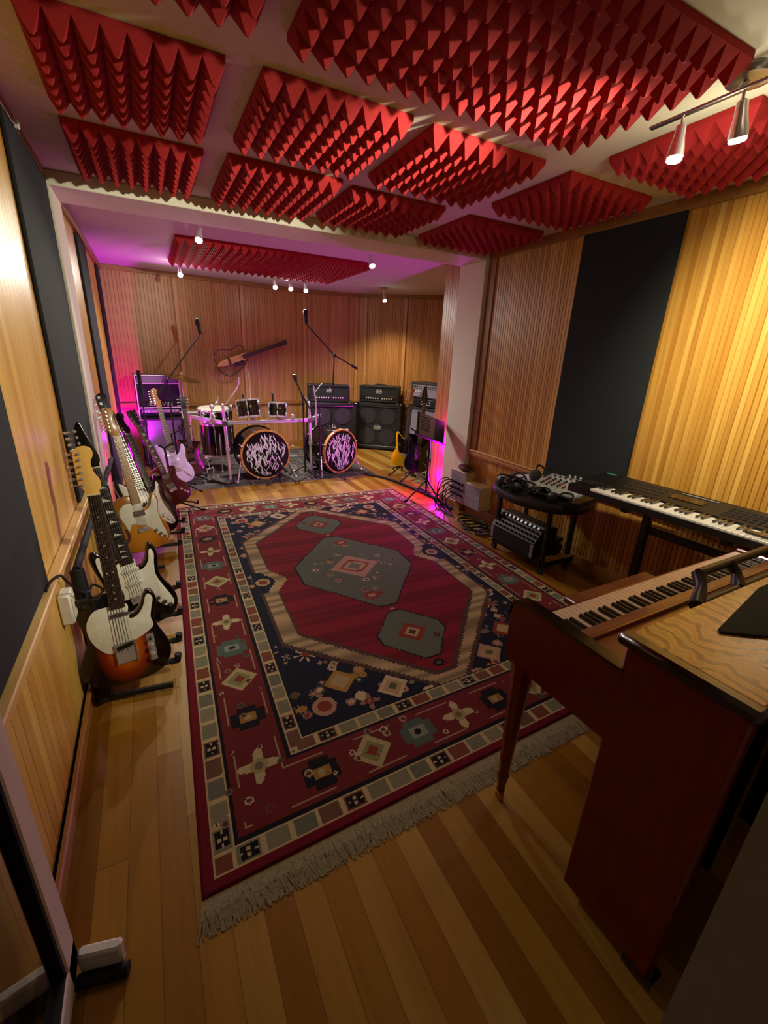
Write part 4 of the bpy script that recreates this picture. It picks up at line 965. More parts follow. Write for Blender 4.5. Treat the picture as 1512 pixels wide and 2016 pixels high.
t = tom('wide shallow drum with pale head standing at the left of the drum rack', (1.06, 5.80, .66), .185, .14, (4, 0), group=None); t.name = 'snare_drum'
t = tom('large black floor drum behind the left post of the drum rack', (1.10, 5.98, .20), .205, .40, (0, 0), group=None); t.name = 'floor_tom'
for i in range(3):
    a = 2*math.pi*i/3+.5; x, y = .225*math.cos(a), .225*math.sin(a)
    MB().cyl((x, y, .30), (x, y, -.185), .008, n=8).ball((x, y, -.186), .014, 8).build('leg', 'chrome', t, 50)
# rack
t = thing('drum_rack', 'satin aluminium drum rack with chrome posts around the bass drums', 'drum rack', (0, 0, 0))
PL, PR, ZB = Vector((1.10, 5.26, 0)), Vector((2.13, 5.36, 0)), .70
LB, RB = Vector((.79, 5.72, .715)), Vector((2.36, 5.62, .71))
def bar(a, b, nm):
    a, b = Vector(a), Vector(b); L = (b-a).length; q = (b-a).to_track_quat('X', 'Z').to_matrix()
    m = MB().box((a+b)/2, (L, .032, .042), .004, q); m.box((a+b)/2+q @ Vector((0, -.017, .012)), (L*.99, .004, .005), 0, q).box((a+b)/2+q @ Vector((0, -.017, -.012)), (L*.99, .004, .005), 0, q)
    m.build(nm, 'alu', t, 30)
bar(PL+Vector((0, 0, ZB)), PR+Vector((0, 0, ZB-.005)), 'front_bar'); bar(PL+Vector((0, 0, ZB)), LB, 'side_bar'); bar(PR+Vector((0, 0, ZB)), RB, 'side_bar')
def post(p, zt, dx):
    o = MB().cyl(p+Vector((dx, .02, .02)), p+Vector((0, 0, ZB+.05)), .019, n=14).cyl(p+Vector((0, 0, ZB+.04)), p+Vector((-dx*.4, 0, zt)), .015, n=12).ball(p+Vector((-dx*.4, 0, zt)), .018, 10).build('post', 'chrome', t, 50)
    MB().box(p+Vector((0, -.002, ZB)), (.062, .058, .062), .008).build('clamp', 'steel', t, 40)
    MB().cyl(p+Vector((dx*.6, .01, .38)), p+Vector((dx*.55, .01, .42)), .026, n=14).build('collar', 'chrome', o, 40)
    MB().box(p+Vector((dx, -.01, .014)), (.07, .16, .028), .008).build('foot', 'rubber', o, 40)
post(PL, .90, .02); post(PR, .905, .02)
def cyb(pts, r=.008, nm='boom_arm', mat='chrome'):
    return MB().tube(pts, r, 8).build(nm, mat, t, 50)
cyb([PL+Vector((.02, 0, .90)), PL+Vector((.06, .0, .95)), PL+Vector((.16, .02, 1.08)), PL+Vector((.185, .02, 1.13)), PL+Vector((.19, .02, 1.20))])
cyb([PL+Vector((.33, .10, .70)), PL+Vector((.325, .12, 1.0)), PL+Vector((.32, .12, 1.26))], .007)
cyb([PR+Vector((.0, 0, .90)), PR+Vector((-.05, .02, .98))], .007); cyb([PR+Vector((.09, .02, .62)), PR+Vector((.10, .05, .90)), PR+Vector((.085, .05, 1.02)), PR+Vector((.07, .05, 1.10))], .010)
cyb([PR+Vector((.085, .05, 1.02)), PR+Vector((.16, .08, 1.10)), PR+Vector((.20, .10, 1.13))], .005)
for q in ((.33, .10, .74), (.62, .06, .72), (.80, .07, .72), (-.10, .16, .74), (-.2, .33, .75)):
    MB().box(PL+Vector(q), (.05, .04, .05), .008).ball(PL+Vector((q[0], q[1]-.02, q[2]+.04)), .020, 10).build('clamp', 'chrome', t, 40)
for x0, x1, z1 in ((.33, .31, .80), (.62, .65, .78)):
    cyb([PL+Vector((x0, .06, .72)), PL+Vector((x0, .07, .80)), PL+Vector((x1, .10, .86))], .009, 'tom_arm')
cyb([PL+Vector((-.13, .22, .72)), PL+Vector((-.10, .20, .84)), PL+Vector((-.03, .2, .92)), PL+Vector((-.02, .2, .97))], .009)
MB().ball(PL+Vector((-.10, .20, .86)), .028, 10).ball(PL+Vector((-.045, .20, .90)), .022, 10).build('clamp', 'chrome', t, 50)
# pedals
for lab, x, y, a in (('chrome foot pedal left of the left bass drum', 1.00, 5.28, 42), ('black foot pedal between the two bass drums', 1.99, 5.62, -10)):
    t = thing('foot_pedal', lab, 'drum pedal', (x, y, .008), R(a), 'drum foot pedals')
    MB().box((0, 0, .03), (.085, .26, .012), .004, Matrix.Rotation(R(7), 3, 'X')).build('footboard', 'steel', t, 30)
    MB().bx(-.05, .05, -.16, .14, 0, .012, .003).build('base_plate', 'black', t, 30)
    for sx in (-1, 1): MB().cyl((sx*.05, .13, .006), (sx*.05, .13, .16), .008, n=8).build('frame_post', 'chrome', t, 40)
    MB().cyl((-.05, .13, .15), (.05, .13, .15), .007, n=8).cyl((0, .13, .15), (.0, .17, .26), .005, n=6).ball((0, .17, .27), .022, 8).build('beater', 'chrome', t, 40)
# cymbal on stand
def stand3(name, label, cat, loc, h, rleg, mat='chrome', a0=.4, group=None, hub=.32):
    t = thing(name, label, cat, loc, 0, group)
    MB().cyl((0, 0, .04), (0, 0, h*.55), .012, n=10).cyl((0, 0, h*.5), (0, 0, h), .008, n=10).build('pole', mat, t, 50)
    MB().cyl((0, 0, h*.5), (0, 0, h*.55), .018, n=12).build('collar', mat, t, 40)
    MB().cyl((0, 0, hub-.02), (0, 0, hub+.03), .018, n=12).build('hub', mat, t, 40)
    for i in range(3):
        a = a0+2*math.pi*i/3; x, y = rleg*math.cos(a), rleg*math.sin(a)
        l_ = MB().tube([(0, 0, hub), (x, y, .012)], .007, 6).build('leg', mat, t, 50)
        MB().tube([(x*.94, y*.94, .02), (x*1.02, y*1.02, .012)], .012, 8).build('rubber_foot', 'rubber', l_, 50)
    return t
t = stand3('cymbal_stand', 'tall chrome cymbal stand at the back left of the drum rug', 'cymbal stand', (.76, 6.22, .008), 1.19, .28)
o = MB().lathe([(.012, .034), (.05, .030), (.065, .018), (.225, 0), (.225, -.002), (.065, .014), (.012, .028)], (0, 0, 0), (0, 0, 1), 44).build('cymbal', 'cymbal', None, 40)
o.location = (.76, 6.22, 1.125); o.rotation_euler = (R(6), R(13), 0); tag(o, 'bronze cymbal tilted on the stand at the back left', 'cymbal')
t = stand3('hi_hat_stand', 'low chrome stand with a flat pad left of the drums, behind the brown guitar', 'drum stand', (.80, 6.00, .008), .72, .20)
MB().lathe([(.001, 0), (.11, .0), (.115, .012), (.001, .016)], (0, 0, .715), (0, 0, 1), 28).build('pad', 'alu', t, 40)

# ------------------------------------------------------------------ microphones and stands
def mic(label, p, d, kind='ball', group='microphones on stage'):
    d = Vector(d).normalized(); p = Vector(p); nm = 'microphone'
    t = thing(nm, label, 'microphone', p, 0, group)
    if kind == 'ball':
        MB().lathe([(.010, 0), (.016, .09), (.018, .11)], (0, 0, 0), d, 14).build('handle', 'black', t, 50)
        MB().lathe([(.018, .108), (.026, .125), (.027, .145), (.020, .165), (.004, .172)], (0, 0, 0), d, 16).build('grille', 'steel', t, 50)
    elif kind == 'cond':
        MB().lathe([(.018, 0), (.022, .02), (.022, .09)], (0, 0, 0), d, 16).build('body', 'black', t, 50)
        MB().lathe([(.022, .09), (.028, .095), (.028, .15), (.020, .168), (.004, .172)], (0, 0, 0), d, 16).build('grille', 'grille', t, 50)
    else:
        MB().lathe([(.014, 0), (.020, .03), (.024, .075), (.020, .085), (.003, .088)], (0, 0, 0), d, 14).build('body', 'black', t, 50)
    return t
def boomstand(label, base, hpole, pivot, tip, tail, r=.28, a0=.3, group='black microphone stands'):
    t = thing('microphone_stand', label, 'microphone stand', base, 0, group); b = Vector(base); L = lambda p: Vector(p)-b
    MB().cyl((0, 0, .03), L(pivot)*.55, .012, n=10).cyl(L(pivot)*.5, L(pivot), .009, n=10).build('pole', 'black', t, 50)
    MB().box(L(pivot), (.03, .045, .05), .008).build('boom_clamp', 'black', t, 40)
    MB().tube([L(tail), L(pivot), L(tip)], .0085, 8).build('boom_arm', 'black', t, 50)
    dv = (L(tail)-L(pivot)).normalized(); MB().cyl(L(tail)-dv*.02, L(tail)+dv*.08, .017, n=12).build('counterweight', 'black', t, 40)
    for i in range(3):
        a = a0+2*math.pi*i/3; x, y = r*math.cos(a), r*math.sin(a)
        l_ = MB().tube([(0, 0, .12), (x, y, .012)], .009, 8).build('leg', 'black', t, 50)
        MB().tube([(x*.94, y*.94, .02), (x*1.03, y*1.03, .012)], .013, 8).build('rubber_foot', 'rubber', l_, 50)
    return t
boomstand('tall black boom stand behind the right bass drum, arm rising to the left', (2.62, 5.98, .008), 1.47, (2.66, 5.90, 1.47), (2.28, 5.90, 1.83), (2.93, 5.90, 1.34), group='tall boom microphone stands')
mic('large microphone at the top of the tall boom stand right of the wall guitar', (2.275, 5.90, 1.835), (-.1, -.1, 1), 'cond')
boomstand('tall black boom stand at the back left, arm rising to the right over the cymbal', (.60, 5.95, .008), 1.10, (.585, 5.95, 1.11), (1.00, 6.02, 1.64), (.50, 5.93, 1.00), group='tall boom microphone stands')
mic('large microphone at the top of the boom stand left of the wall guitar', (1.005, 6.02, 1.645), (-.15, -.1, 1), 'cond')
boomstand('low black stand between the bass drums, arm leaning left to a small microphone', (2.05, 5.32, .008), .86, (2.02, 5.28, .99), (1.92, 5.20, 1.16), (2.13, 5.36, .84), .2, .9, 'low microphone stands at the drums')
mic('small dark microphone above the gap between the bass drums', (1.918, 5.20, 1.165), (-.25, -.1, 1), 'dyn')
t = stand3('microphone_stand', 'low black tripod stand in front of the right bass drum', 'microphone stand', (2.17, 5.10, .008), .86, .33, 'black', 3.5, 'low microphone stands at the drums', .10)
t = boomstand('short black stand holding the kick microphone before the left bass drum', (1.66, 5.10, 0), .24, (1.665, 5.10, .24), (1.655, 5.16, .30), (1.69, 5.04, .20), .20, -.5, 'low microphone stands at the drums')
mic('kick microphone in front of the left bass drum head', (1.645, 5.13, .315), (-.1, .5, .05), 'dyn')
mic('microphone clipped over the larger tom', (1.335, 5.36, 1.01), (.12, .25, -.9), 'ball')
mic('microphone clipped over the smaller tom', (1.685, 5.40, 1.02), (.1, .15, -.9), 'ball')
mic('microphone standing upright at the left post of the drum rack', (1.19, 5.36, .72), (0, 0, 1), 'ball')
t = stand3('microphone_stand', 'plain black stand pole in front of the piped amplifier at the back left', 'microphone stand', (.30, 5.86, 0), 1.20, .20, 'black', 1.0, None, .2)
MB().cyl((0, 0, .95), (0, 0, 1.22), .022, n=12).build('foam_grip', 'rubber', t, 40)

# ------------------------------------------------------------------ music stand
t = thing('music_stand', 'black music stand holding a sheet before the magenta-lit wall', 'music stand', (2.955, 3.86, 0), R(-12))
MB().cyl((0, 0, .10), (0, 0, .62), .011, n=10).cyl((0, 0, .25), (0, 0, .72), .008, n=10).build('pole', 'black', t, 50)
MB().cyl((0, 0, .23), (0, 0, .28), .02, n=12).build('hub', 'black', t, 40)
for i, (x, y) in enumerate(((-.24, -.02), (.12, -.20), (.10, .16))):
    l_ = MB().tube([(0, 0, .25), (x, y, .012)], .009, 8).build('leg', 'black', t, 50)
    MB().tube([(x*.9, y*.9, .025), (x*1.06, y*1.06, .012)], .014, 8).build('rubber_foot', 'rubber', l_, 50)
    MB().tube([(0, 0, .10), (x*.5, y*.5, .13)], .006, 6).build('brace', 'black', l_, 50)
q = Matrix.Rotation(R(20), 3, 'Z') @ Matrix.Rotation(R(-28), 3, 'X') @ Matrix.Rotation(R(22), 3, 'Y')
dk = MB().box((0, 0, .80), (.36, .006, .27), .002, q).box(Vector((0, 0, .80))+q @ Vector((0, -.018, -.135)), (.36, .04, .006), .001, q).build('desk', 'black', t, 30)
o = MB().box(Vector((0, 0, .80))+q @ Vector((-.055, -.006, .0)), (.20, .003, .255), .001, q).build('sheet_music', 'print', None, 0)
o.location = (2.955, 3.86, 0); o.rotation_euler = (0, 0, R(-12)); tag(o, 'printed grey sheet resting on the music stand', 'sheet music')
m = MB()
for zz in (.09, .06, .03, .0, -.03, -.05): m.box(Vector((0, 0, .80))+q @ Vector((-.075+.01*(int(zz*100) % 3), -.0082, zz)), (.11, .001, .012), 0, q)
m.build('print_lines', 'black', o, 0)

# ------------------------------------------------------------------ right wall: boxes, bag, outlet, cables
t = thing('wall_box', 'larger grey metal wall box with plugged cables beside the white column', 'wall box', (W, 3.36, .10), 0, 'grey metal boxes on the right wall')
MB().bx(-.115, -.002, 0, .26, 0, .33, .004).build('body', 'beige', t, 30)
fp = MB().bx(-.12, -.114, .004, .256, .006, .324, .002).build('faceplate', 'metalbox', t, 30)
for i in range(4):
    for j in range(3): MB().cyl((-.119, .045+.055*i, .08+.06*j), (-.135, .045+.055*i, .08+.06*j), .013, n=12).build('socket', 'black', fp, 40)
t = thing('wall_box', 'smaller grey metal wall box with blank plate, right of the larger one', 'wall box', (W, 3.10, .11), 0, 'grey metal boxes on the right wall')
MB().bx(-.135, -.002, 0, .24, 0, .24, .004).build('body', 'beige', t, 30)
fp = MB().bx(-.14, -.134, .004, .236, .006, .234, .002).build('faceplate', 'metalbox', t, 30)
for z in (.09, .16): MB().bx(-.142, -.139, .06, .18, z, z+.006).build('slot', 'steel', fp, 0)
t = thing('gadget_bag', 'dark knitted pouch lying on the larger grey wall box', 'bag', (W-.07, 3.47, .43), R(80))
MB().ball((0, 0, .032), .034, 14, (3.0, 1.6, .95)).build('pouch', 'brownb', t, 60)
MB().tube([(-.09, 0, .04), (-.12, .01, .02), (-.13, .03, .005)], .006, 6).build('strap', 'bluec', t, 50)
t = thing('wall_outlet', 'small round wall outlet with a white knob, above the cart', 'outlet', (W, 2.98, .455), 0)
MB().bx(-.012, -.001, -.045, .045, -.045, .045, .004).build('plate', 'metalbox', t, 30); MB().cyl((-.012, .012, 0), (-.03, .012, 0), .021, n=16).bx(-.02, -.011, -.032, -.026, -.025, .025).build('knob', 'white', t, 30)
def cable(name, label, pts, r, mat='rubber', cat='cable', group=None, k=6):
    return tag(MB().tube(crom(pts, k, False), r, 6).build(name, mat, None, 60), label, cat, group)
rs = random.Random(5)
for i in range(9):
    y = 3.40+.024*i; z = .18+.06*(i % 3); x0 = W-.136
    cable('audio_cable', 'black cable bundle hanging from the larger wall box to the floor', [(x0, y, z), (x0-.05, y+.02, z+.03), (x0-.11, y+.06+rs.uniform(-.02, .04), z-.03), (x0-.12+rs.uniform(-.03, .03), y+.09, .07), (x0-.10+rs.uniform(-.05, .05), y+.05, .012), (x0-.13, y-.10+rs.uniform(-.06, .06), .010)], .0055, 'rubber', 'cable', 'cables hanging from the wall box')
for i, (cx, cy, r0) in enumerate(((2.98, 3.10, .11), (2.93, 2.98, .10), (2.96, 2.84, .08))):
    pts = [(cx+r0*(1+.15*rs.uniform(-1, 1))*math.cos(.55*j+i), cy+r0*1.2*(1+.15*rs.uniform(-1, 1))*math.sin(.55*j+i), .008+.0035*(j % 7)+.0012*j) for j in range(34)]
    cable('audio_cable', ['loose black cable coil on the floor under the wall boxes', 'loose black cable coil on the floor, between the wall boxes and the cart', 'dark blue cable coil on the floor at the left end of the cart'][i], pts, .006, 'bluec' if i == 2 else 'rubber', 'cable', 'cable coils on the floor', 4)
cable('floor_cable_run', 'thick black cable run on the floor from the drum rug to the white column', [(2.78, 5.08, .018), (2.95, 4.80, .018), (3.02, 4.50, .018), (3.06, 4.25, .018), (3.085, 4.02, .018), (3.095, 3.82, .018), (3.08, 3.62, .018), (3.05, 3.50, .018)], .016)
cable('floor_cable_run', 'black cable run along the floor behind the music stand', [(3.13, 4.30, .015), (3.135, 4.1, .015), (3.12, 3.95, .015), (3.115, 3.86, .015)], .013)

# ------------------------------------------------------------------ cart with gear
t = thing('utility_cart', 'black two-tier cart with overhanging top by the right wall', 'cart', (0, 0, 0))
CZ = .62
top = crom([(2.61, 2.42), (2.555, 2.22), (2.565, 2.05), (2.66, 1.87), (2.84, 1.80), (3.10, 1.92), (3.17, 2.08), (3.17, 2.60), (3.02, 2.66), (2.78, 2.56)], 4)
m = MB().prism(top, 0, .055, .010); m.v = [(x, z, CZ-.055+y) for x, y, z in m.v]; m.build('top_shelf', 'black', t, 40)
for x, y in ((2.84, 2.06), (2.84, 2.58), (3.15, 2.10), (3.15, 2.58)):
    l_ = MB().bx(x-.015, x+.015, y-.015, y+.015, .05, CZ-.05, .003).build('leg', 'black', t, 30)
    MB().cyl((x-.012, y, .026), (x+.012, y, .026), .025, n=14).build('caster', 'rubber', l_, 40)
MB().bx(2.83, 3.16, 2.05, 2.59, .075, .10, .003).build('lower_shelf', 'rail', t, 30)
MB().bx(2.825, 2.835, 2.05, 2.59, .06, .115, .002).bx(2.83, 3.16, 2.04, 2.05, .06, .10, .002).build('shelf_rim', 'black', t, 30)
t = thing('rack_mixer', 'black rack mixing unit with rows of knobs on the cart lower shelf', 'mixer', (2.855, 2.36, .10), R(90))
# local: x along the cart (toward the column), front at +y... panel leans back
m = MB(); W2 = .235
m.add([(-W2, .06, .0), (W2, .06, 0), (W2, .055, .12), (-W2, .055, .12), (-W2, -.03, .24), (W2, -.03, .24), (-W2, -.17, .22), (W2, -.17, .22), (-W2, -.17, 0), (W2, -.17, 0)],
      [(0, 1, 2, 3), (3, 2, 5, 4), (4, 5, 7, 6), (6, 7, 9, 8), (8, 9, 1, 0), (0, 3, 4, 6, 8), (1, 9, 7, 5, 2)]); m.build('body', 'black', t, 20)
pr = Vector((0, .085, -.12)); nv_ = Vector((0, .12, .085)).normalized()
for r_ in range(4):
    for c in range(10):
        f = (r_+.6)/4.3; p = Vector((-.20+.044*c, .055-.085*f, .12+.12*f)); MB().cyl(p, p+nv_*.014, .009 if r_ < 3 else .012, n=8).build('knob', 'alu' if r_ == 3 else 'foampad', t, 40)
for x in (-1, 1): MB().box((x*(W2-.015), .0565, .06), (.03, .006, .10), .002).build('rack_ear', 'metalbox', t, 30)
t = thing('power_brick', 'black power adapter block with white label on the cart lower shelf', 'power supply', (3.05, 2.15, .10), R(12))
MB().bx(-.05, .05, -.04, .04, 0, .13, .006).build('body', 'black', t, 30); MB().bx(.01, .042, -.0415, -.039, .085, .11).build('sticker', 'white', t, 0); MB().tube(crom([(.05, 0, .03), (.09, -.01, .05), (.10, -.02, .02), (.07, -.05, .006)], 4, False), .004, 6).build('cord', 'rubber', t, 50)
t = thing('sheet_of_paper', 'white sheets of paper on the cart under the headphones', 'paper', (3.00, 2.42, CZ+.003), R(-12))
MB().bx(-.11, .12, -.16, .15, 0, .006).build('sheet', 'paper', t, 0)
t = thing('audio_mixer', 'light grey audio mixer with rows of knobs on the cart', 'mixer', (2.95, 2.07, CZ+.002), R(13))
m = MB(); m.add([(-.17, -.19, 0), (.15, -.19, 0), (.15, .19, 0), (-.17, .19, 0), (-.17, -.19, .04), (.15, -.19, .085), (.15, .19, .085), (-.17, .19, .04)], [(0, 3, 2, 1), (4, 5, 6, 7), (0, 1, 5, 4), (1, 2, 6, 5), (2, 3, 7, 6), (3, 0, 4, 7)]); m.build('body', 'mixer', t, 0)
sl = .045/.32
for i in range(9):
    for j in range(8):
        x = -.075+.030*i; y = -.15+.042*j
        if i > 6 and j > 5: continue
        z = .04+(x+.17)*sl; MB().cyl((x, y, z-.002), (x, y, z+.012), .0075, n=8).build('knob', ('black', 'foampad', 'white', 'red')[(i*3+j//4) % 4 if i < 3 else i % 3], t, 40)
for j in range(8): MB().box((-.125, -.15+.042*j, .047), (.020, .010, .014), .002).build('fader', 'white', t, 30)
t = thing('headphones', 'grey closed headphones lying on the white paper on the cart', 'headphones', (2.99, 2.33, CZ+.010), R(-35))
MB().lathe([(.045, 0), (.048, .012), (.044, .03), (.02, .042), (.002, .044)], (-.045, -.02, .05), (-.7, -.5, .55), 22).build('ear_cup', 'foampad', t, 50)
MB().lathe([(.045, 0), (.048, .012), (.044, .03), (.02, .042), (.002, .044)], (.05, .05, .05), (.7, .5, .3), 22).build('ear_cup', 'black', t, 50)
MB().tube(crom([(-.05, -.02, .07), (-.04, .03, .115), (.0, .08, .11), (.04, .07, .08)], 5, False), .008, 8).build('headband', 'black', t, 50)
for i in range(5):
    cx, cy = ((2.67, 2.31), (2.73, 2.21), (2.73, 2.07), (2.84, 2.42), (2.78, 1.93))[i]
    pts = [(cx+rs.uniform(.03, .07)*math.cos(1.1*j), cy+rs.uniform(.03, .085)*math.sin(1.1*j), CZ+.010+rs.uniform(0, .05)*(1 if j > 2 else 0)) for j in range(22)]
    cable('audio_cable', ['black tangled cable heap at the front left corner of the cart top', 'black tangled cable heap in the middle of the cart top', 'black tangled cable heap before the grey mixer on the cart', 'black tangled cable heap beside the white paper on the cart', 'dark cable loops on the cart corner nearest the keyboard'][i], pts, .0065, 'rubber', 'cable', 'cable heaps on the cart', 4)
for i, (x, y) in enumerate(((2.70, 2.39), (2.66, 2.26), (2.70, 2.00))):
    t = thing('headphones', ['black headphones at the left end of the cart top', 'black headphones on the front edge of the cart top', 'black headphones on the cart nearest the piano'][i], 'headphones', (x, y, CZ+.001), R(40*i), 'black headphones on the cart')
    for sx in (-1, 1): MB().lathe([(.036, 0), (.038, .02), (.02, .032), (.001, .033)], (sx*.05, 0, .034), (sx, 0, .25), 18).build('ear_cup', 'black', t, 50)
    MB().tube(crom([(-.065, 0, .04), (-.05, .05, .055), (0, .075, .06), (.05, .05, .055), (.065, 0, .04)], 4, False), .007, 8).build('headband', 'blackg', t, 50)

# ------------------------------------------------------------------ keyboard on its stand
KB = Matrix.Translation((2.655, 1.66, .755)) @ Matrix.Rotation(R(-90+3.5), 4, 'Z')   # local x runs along the wall toward the camera, y toward the wall
t = thing('synthesizer', 'black electronic keyboard with white keys along the right wall', 'keyboard', mat4=KB)
m = MB(); Lk = 1.06
prof = [(0, 0), (0, .035), (.022, .040), (.022, .030), (.155, .034), (.158, .058), (.36, .085), (.37, .075), (.37, 0)]
def yz(m, prof, x0, x1):
    n = len(prof); m.add([(x0, y, z) for y, z in prof]+[(x1, y, z) for y, z in prof], [(i, (i+1) % n, n+(i+1) % n, n+i) for i in range(n)]+[tuple(range(n)), tuple(range(n, 2*n))[::-1]]); return m
yz(m, prof, 0, Lk-.14)
endp = [(-.002, 0), (-.002, .042), (.15, .052), (.158, .060), (.36, .086), (.371, .075), (.371, 0)]
yz(m, endp, -.14, 0); yz(m, endp, Lk-.14, Lk-.10); m.build('case', 'black', t, 25)
nW = 36; kw = (Lk-.145)/nW
for i in range(nW): MB().bx(.003+kw*i, .003+kw*(i+1)-.0012, .006, .152, .030, .047, .0015).build('white_key', 'keywhite', t, 0)
for i in range(nW-1):
    if i % 7 in (2, 6): continue
    MB().bx(.003+kw*(i+1)-.0065, .003+kw*(i+1)+.0065, .060, .152, .046, .058, .002).build('black_key', 'blackg', t, 0)
for x in (-.09, -.05): MB().box((x, .09, .056), (.012, .05, .018), .004).build('pitch_wheel', 'foampad', t, 40)
q = Matrix.Rotation(R(7.5), 3, 'X')
m = MB()
for i in range(6):
    for j in range(3): m.box((.10+.035*i, .21+.05*j, .0655+.0066*j), (.022, .014, .006), .001)
m.build('buttons', 'foampad', t, 0)['kind'] = 'stuff'
MB().box((.42, .26, .0735), (.17, .07, .004), .001, q).build('display', 'blackg', t, 0)
m = MB()
for i in range(8):
    for j in range(4): m.box((.62+.03*i, .20+.035*j, .0642+.0047*j), (.02, .02, .005), .001)
m.build('pads', 'rubber', t, 0)['kind'] = 'stuff'
MB().box((-.08, .335, .0845), (.07, .012, .002), 0, q).build('teal_mark', 'teal', t, 0)
MB().box((.45, .325, .0835), (.18, .006, .002), 0, q).build('printed_line', 'print', t, 0)
t = thing('keyboard_stand', 'black stand with two flat uprights under the electronic keyboard', 'keyboard stand', mat4=KB @ Matrix.Translation((0, 0, -.755)))
for x in (.22, .72):
    l_ = MB().bx(x-.022, x+.022, .28, .325, .02, .72, .004).build('leg', 'black', t, 30)
    MB().bx(x-.025, x+.025, .02, .40, 0, .03, .006).build('foot', 'black', l_, 30); MB().bx(x-.02, x+.02, .02, .36, .722, .753, .004).build('arm', 'black', l_, 30)
MB().bx(.22, .72, .30, .318, .55, .60, .003).build('crossbar', 'black', t, 30)
t = thing('sustain_pedal', 'small black foot pedal on the floor under the keyboard', 'pedal', (3.00, 1.62, 0), R(75))
MB().bx(-.05, .05, -.07, .07, 0, .03, .005).build('base', 'black', t, 30); MB().box((0, -.05, .045), (.055, .11, .012), .004, Matrix.Rotation(R(8), 3, 'X')).build('tread', 'rubber', t, 30)

# ------------------------------------------------------------------ piano
PX0, PX1, PR_ = 1.335, 2.90, R(1.5)
PM = Matrix.Translation((1.350, .245, 0)) @ Matrix.Rotation(PR_, 4, 'Z')   # local x along the keyboard, y toward the keys (back of the piano at y=0)
t = thing('upright_piano', 'dark red mahogany upright piano with its back to the doorway', 'piano', mat4=PM)
LX = 1.455; YF = .262; ZT = .902
for x0, x1 in ((0, .035), (LX-.035, LX)): MB().bx(x0, x1, 0, YF, .02, ZT-.03, .006).build('end_panel', 'mahog', t, 40)
MB().bx(.035, LX-.035, .095, .12, .03, ZT-.03).build('back_panel', 'mahogd', t, 30)
m = MB()
for i in range(5): m.bx(.12+.29*i, .17+.29*i, .06, .096, .04, ZT-.05, .004)
m.build('back_posts', 'mahogd', t, 30)
MB().bx(.035, LX-.035, YF-.03, YF-.01, .04, .60).build('knee_panel', 'mahog', t, 30)
MB().bx(.035, LX-.035, YF-.035, YF, .60, ZT-.03).build('front_panel', 'fallwood', t, 30)
for x in (-.005, LX-.055):
    MB().bx(x, x+.06, -.012, .07, .0, .034, .008).build('caster', 'mahogd', t, 30)
lid = MB().bx(.018, LX-.018, -.002, YF+.005, ZT-.028, ZT, .004).build('lid', 'pianotop', t, 30)
for x0, x1 in ((-.012, .030), (LX-.030, LX+.012)): MB().bx(x0, x1, -.012, YF+.022, ZT-.034, ZT-.001, .009).build('lid_edge', 'mahogd', lid, 40)
# key bed, cheeks and slip
m = MB()
for x0, x1 in ((0, .032), (LX-.032, LX)):
    n0 = [(YF-.01, .585), (.605, .585), (.622, .60), (.625, .74), (.617, .785), (.595, .802), (.54, .805), (YF-.01, .80)]
    yz(MB(), n0, x0, x1).build('cheek', 'mahog', t, 30)
for x0, x1 in ((-.004, .036), (LX-.036, LX+.004)): yz(MB(), [(YF-.01, .798), (.535, .803), (.598, .80), (.622, .782), (.630, .74), (.633, .745), (.625, .79), (.60, .811), (.535, .814), (YF-.01, .808)], x0, x1).build('cheek_cap', 'mahogd', t, 30)
MB().bx(.032, LX-.032, YF-.01, .618, .60, .655, .003).build('key_bed', 'mahog', t, 30)
MB().bx(.032, LX-.032, .600, .618, .655, .715, .004).build('key_slip', 'mahog', t, 30)
for x0, x1 in ((.032, .125), (LX-.103, LX-.032)): MB().bx(x0, x1, .44, .600, .655, .742, .006).build('key_block', 'mahog', t, 30)
kx0, kx1 = .127, LX-.105; nW = 52; kw = (kx1-kx0)/nW
for i in range(nW): MB().bx(kx0+kw*i, kx0+kw*(i+1)-.0012, .452, .596, .66, .728, .002).build('white_key', 'ivory', t, 0)
order = [1, 1, 0, 1, 1, 1, 0]
for i in range(nW-1):
    if i % 7 in (2, 6): continue
    x = kx0+kw*(i+1); MB().bx(x-.0065, x+.0065, .452, .538, .725, .740, .003).build('black_key', 'ebony', t, 0)
MB().box(((kx0+kx1)/2, .425, .755), (kx1-kx0+.18, .05, .03), .003, Matrix.Rotation(R(-20), 3, 'X')).build('fallboard', 'fallwood', t, 30)
MB().bx(.05, LX-.05, .392, .402, .765, .782, .002).build('fallboard_edge', 'mahog', t, 30)
yz(MB(), [(YF-.005, .72), (.405, .72), (.405, .768), (YF-.005, .79)], .035, LX-.035).build('music_shelf', 'fallwood', t, 30)
# openwork music desk lying back on the shelf
m = MB(); y0, z0, y1, z1 = YF+.015, .80, YF+.07, .955
def P3(x, f): return (x, YF+.035+.06*f, .862+.055*f)
m.tube([P3(.38, 0), P3(1.20, 0)], .017, 8).tube([P3(.48, 1), P3(1.14, 1)], .014, 8)
for x0, x1 in ((.38, .48), (.62, .66), (.90, .92), (1.20, 1.14)): m.tube([P3(x0, 0), P3((x0+x1)/2+.02, .5), P3(x1, 1)], [.022, .015, .020], 8)
m.build('music_desk', 'ebony', t, 50)
def leg(x, y):
    l_ = MB().lathe([(.016, .045), (.0135, .06), (.019, .10), (.022, .118), (.017, .128), (.019, .14), (.034, .54), (.036, .575), (.036, .60)], (x, y, 0), (0, 0, 1), 8).build('leg', 'mahog', t, 30)
    MB().cyl((x-.008, y, .016), (x+.008, y, .016), .016, n=14).cyl((x, y, .03), (x, y, .05), .008, n=8).build('caster', 'brass', l_, 40)
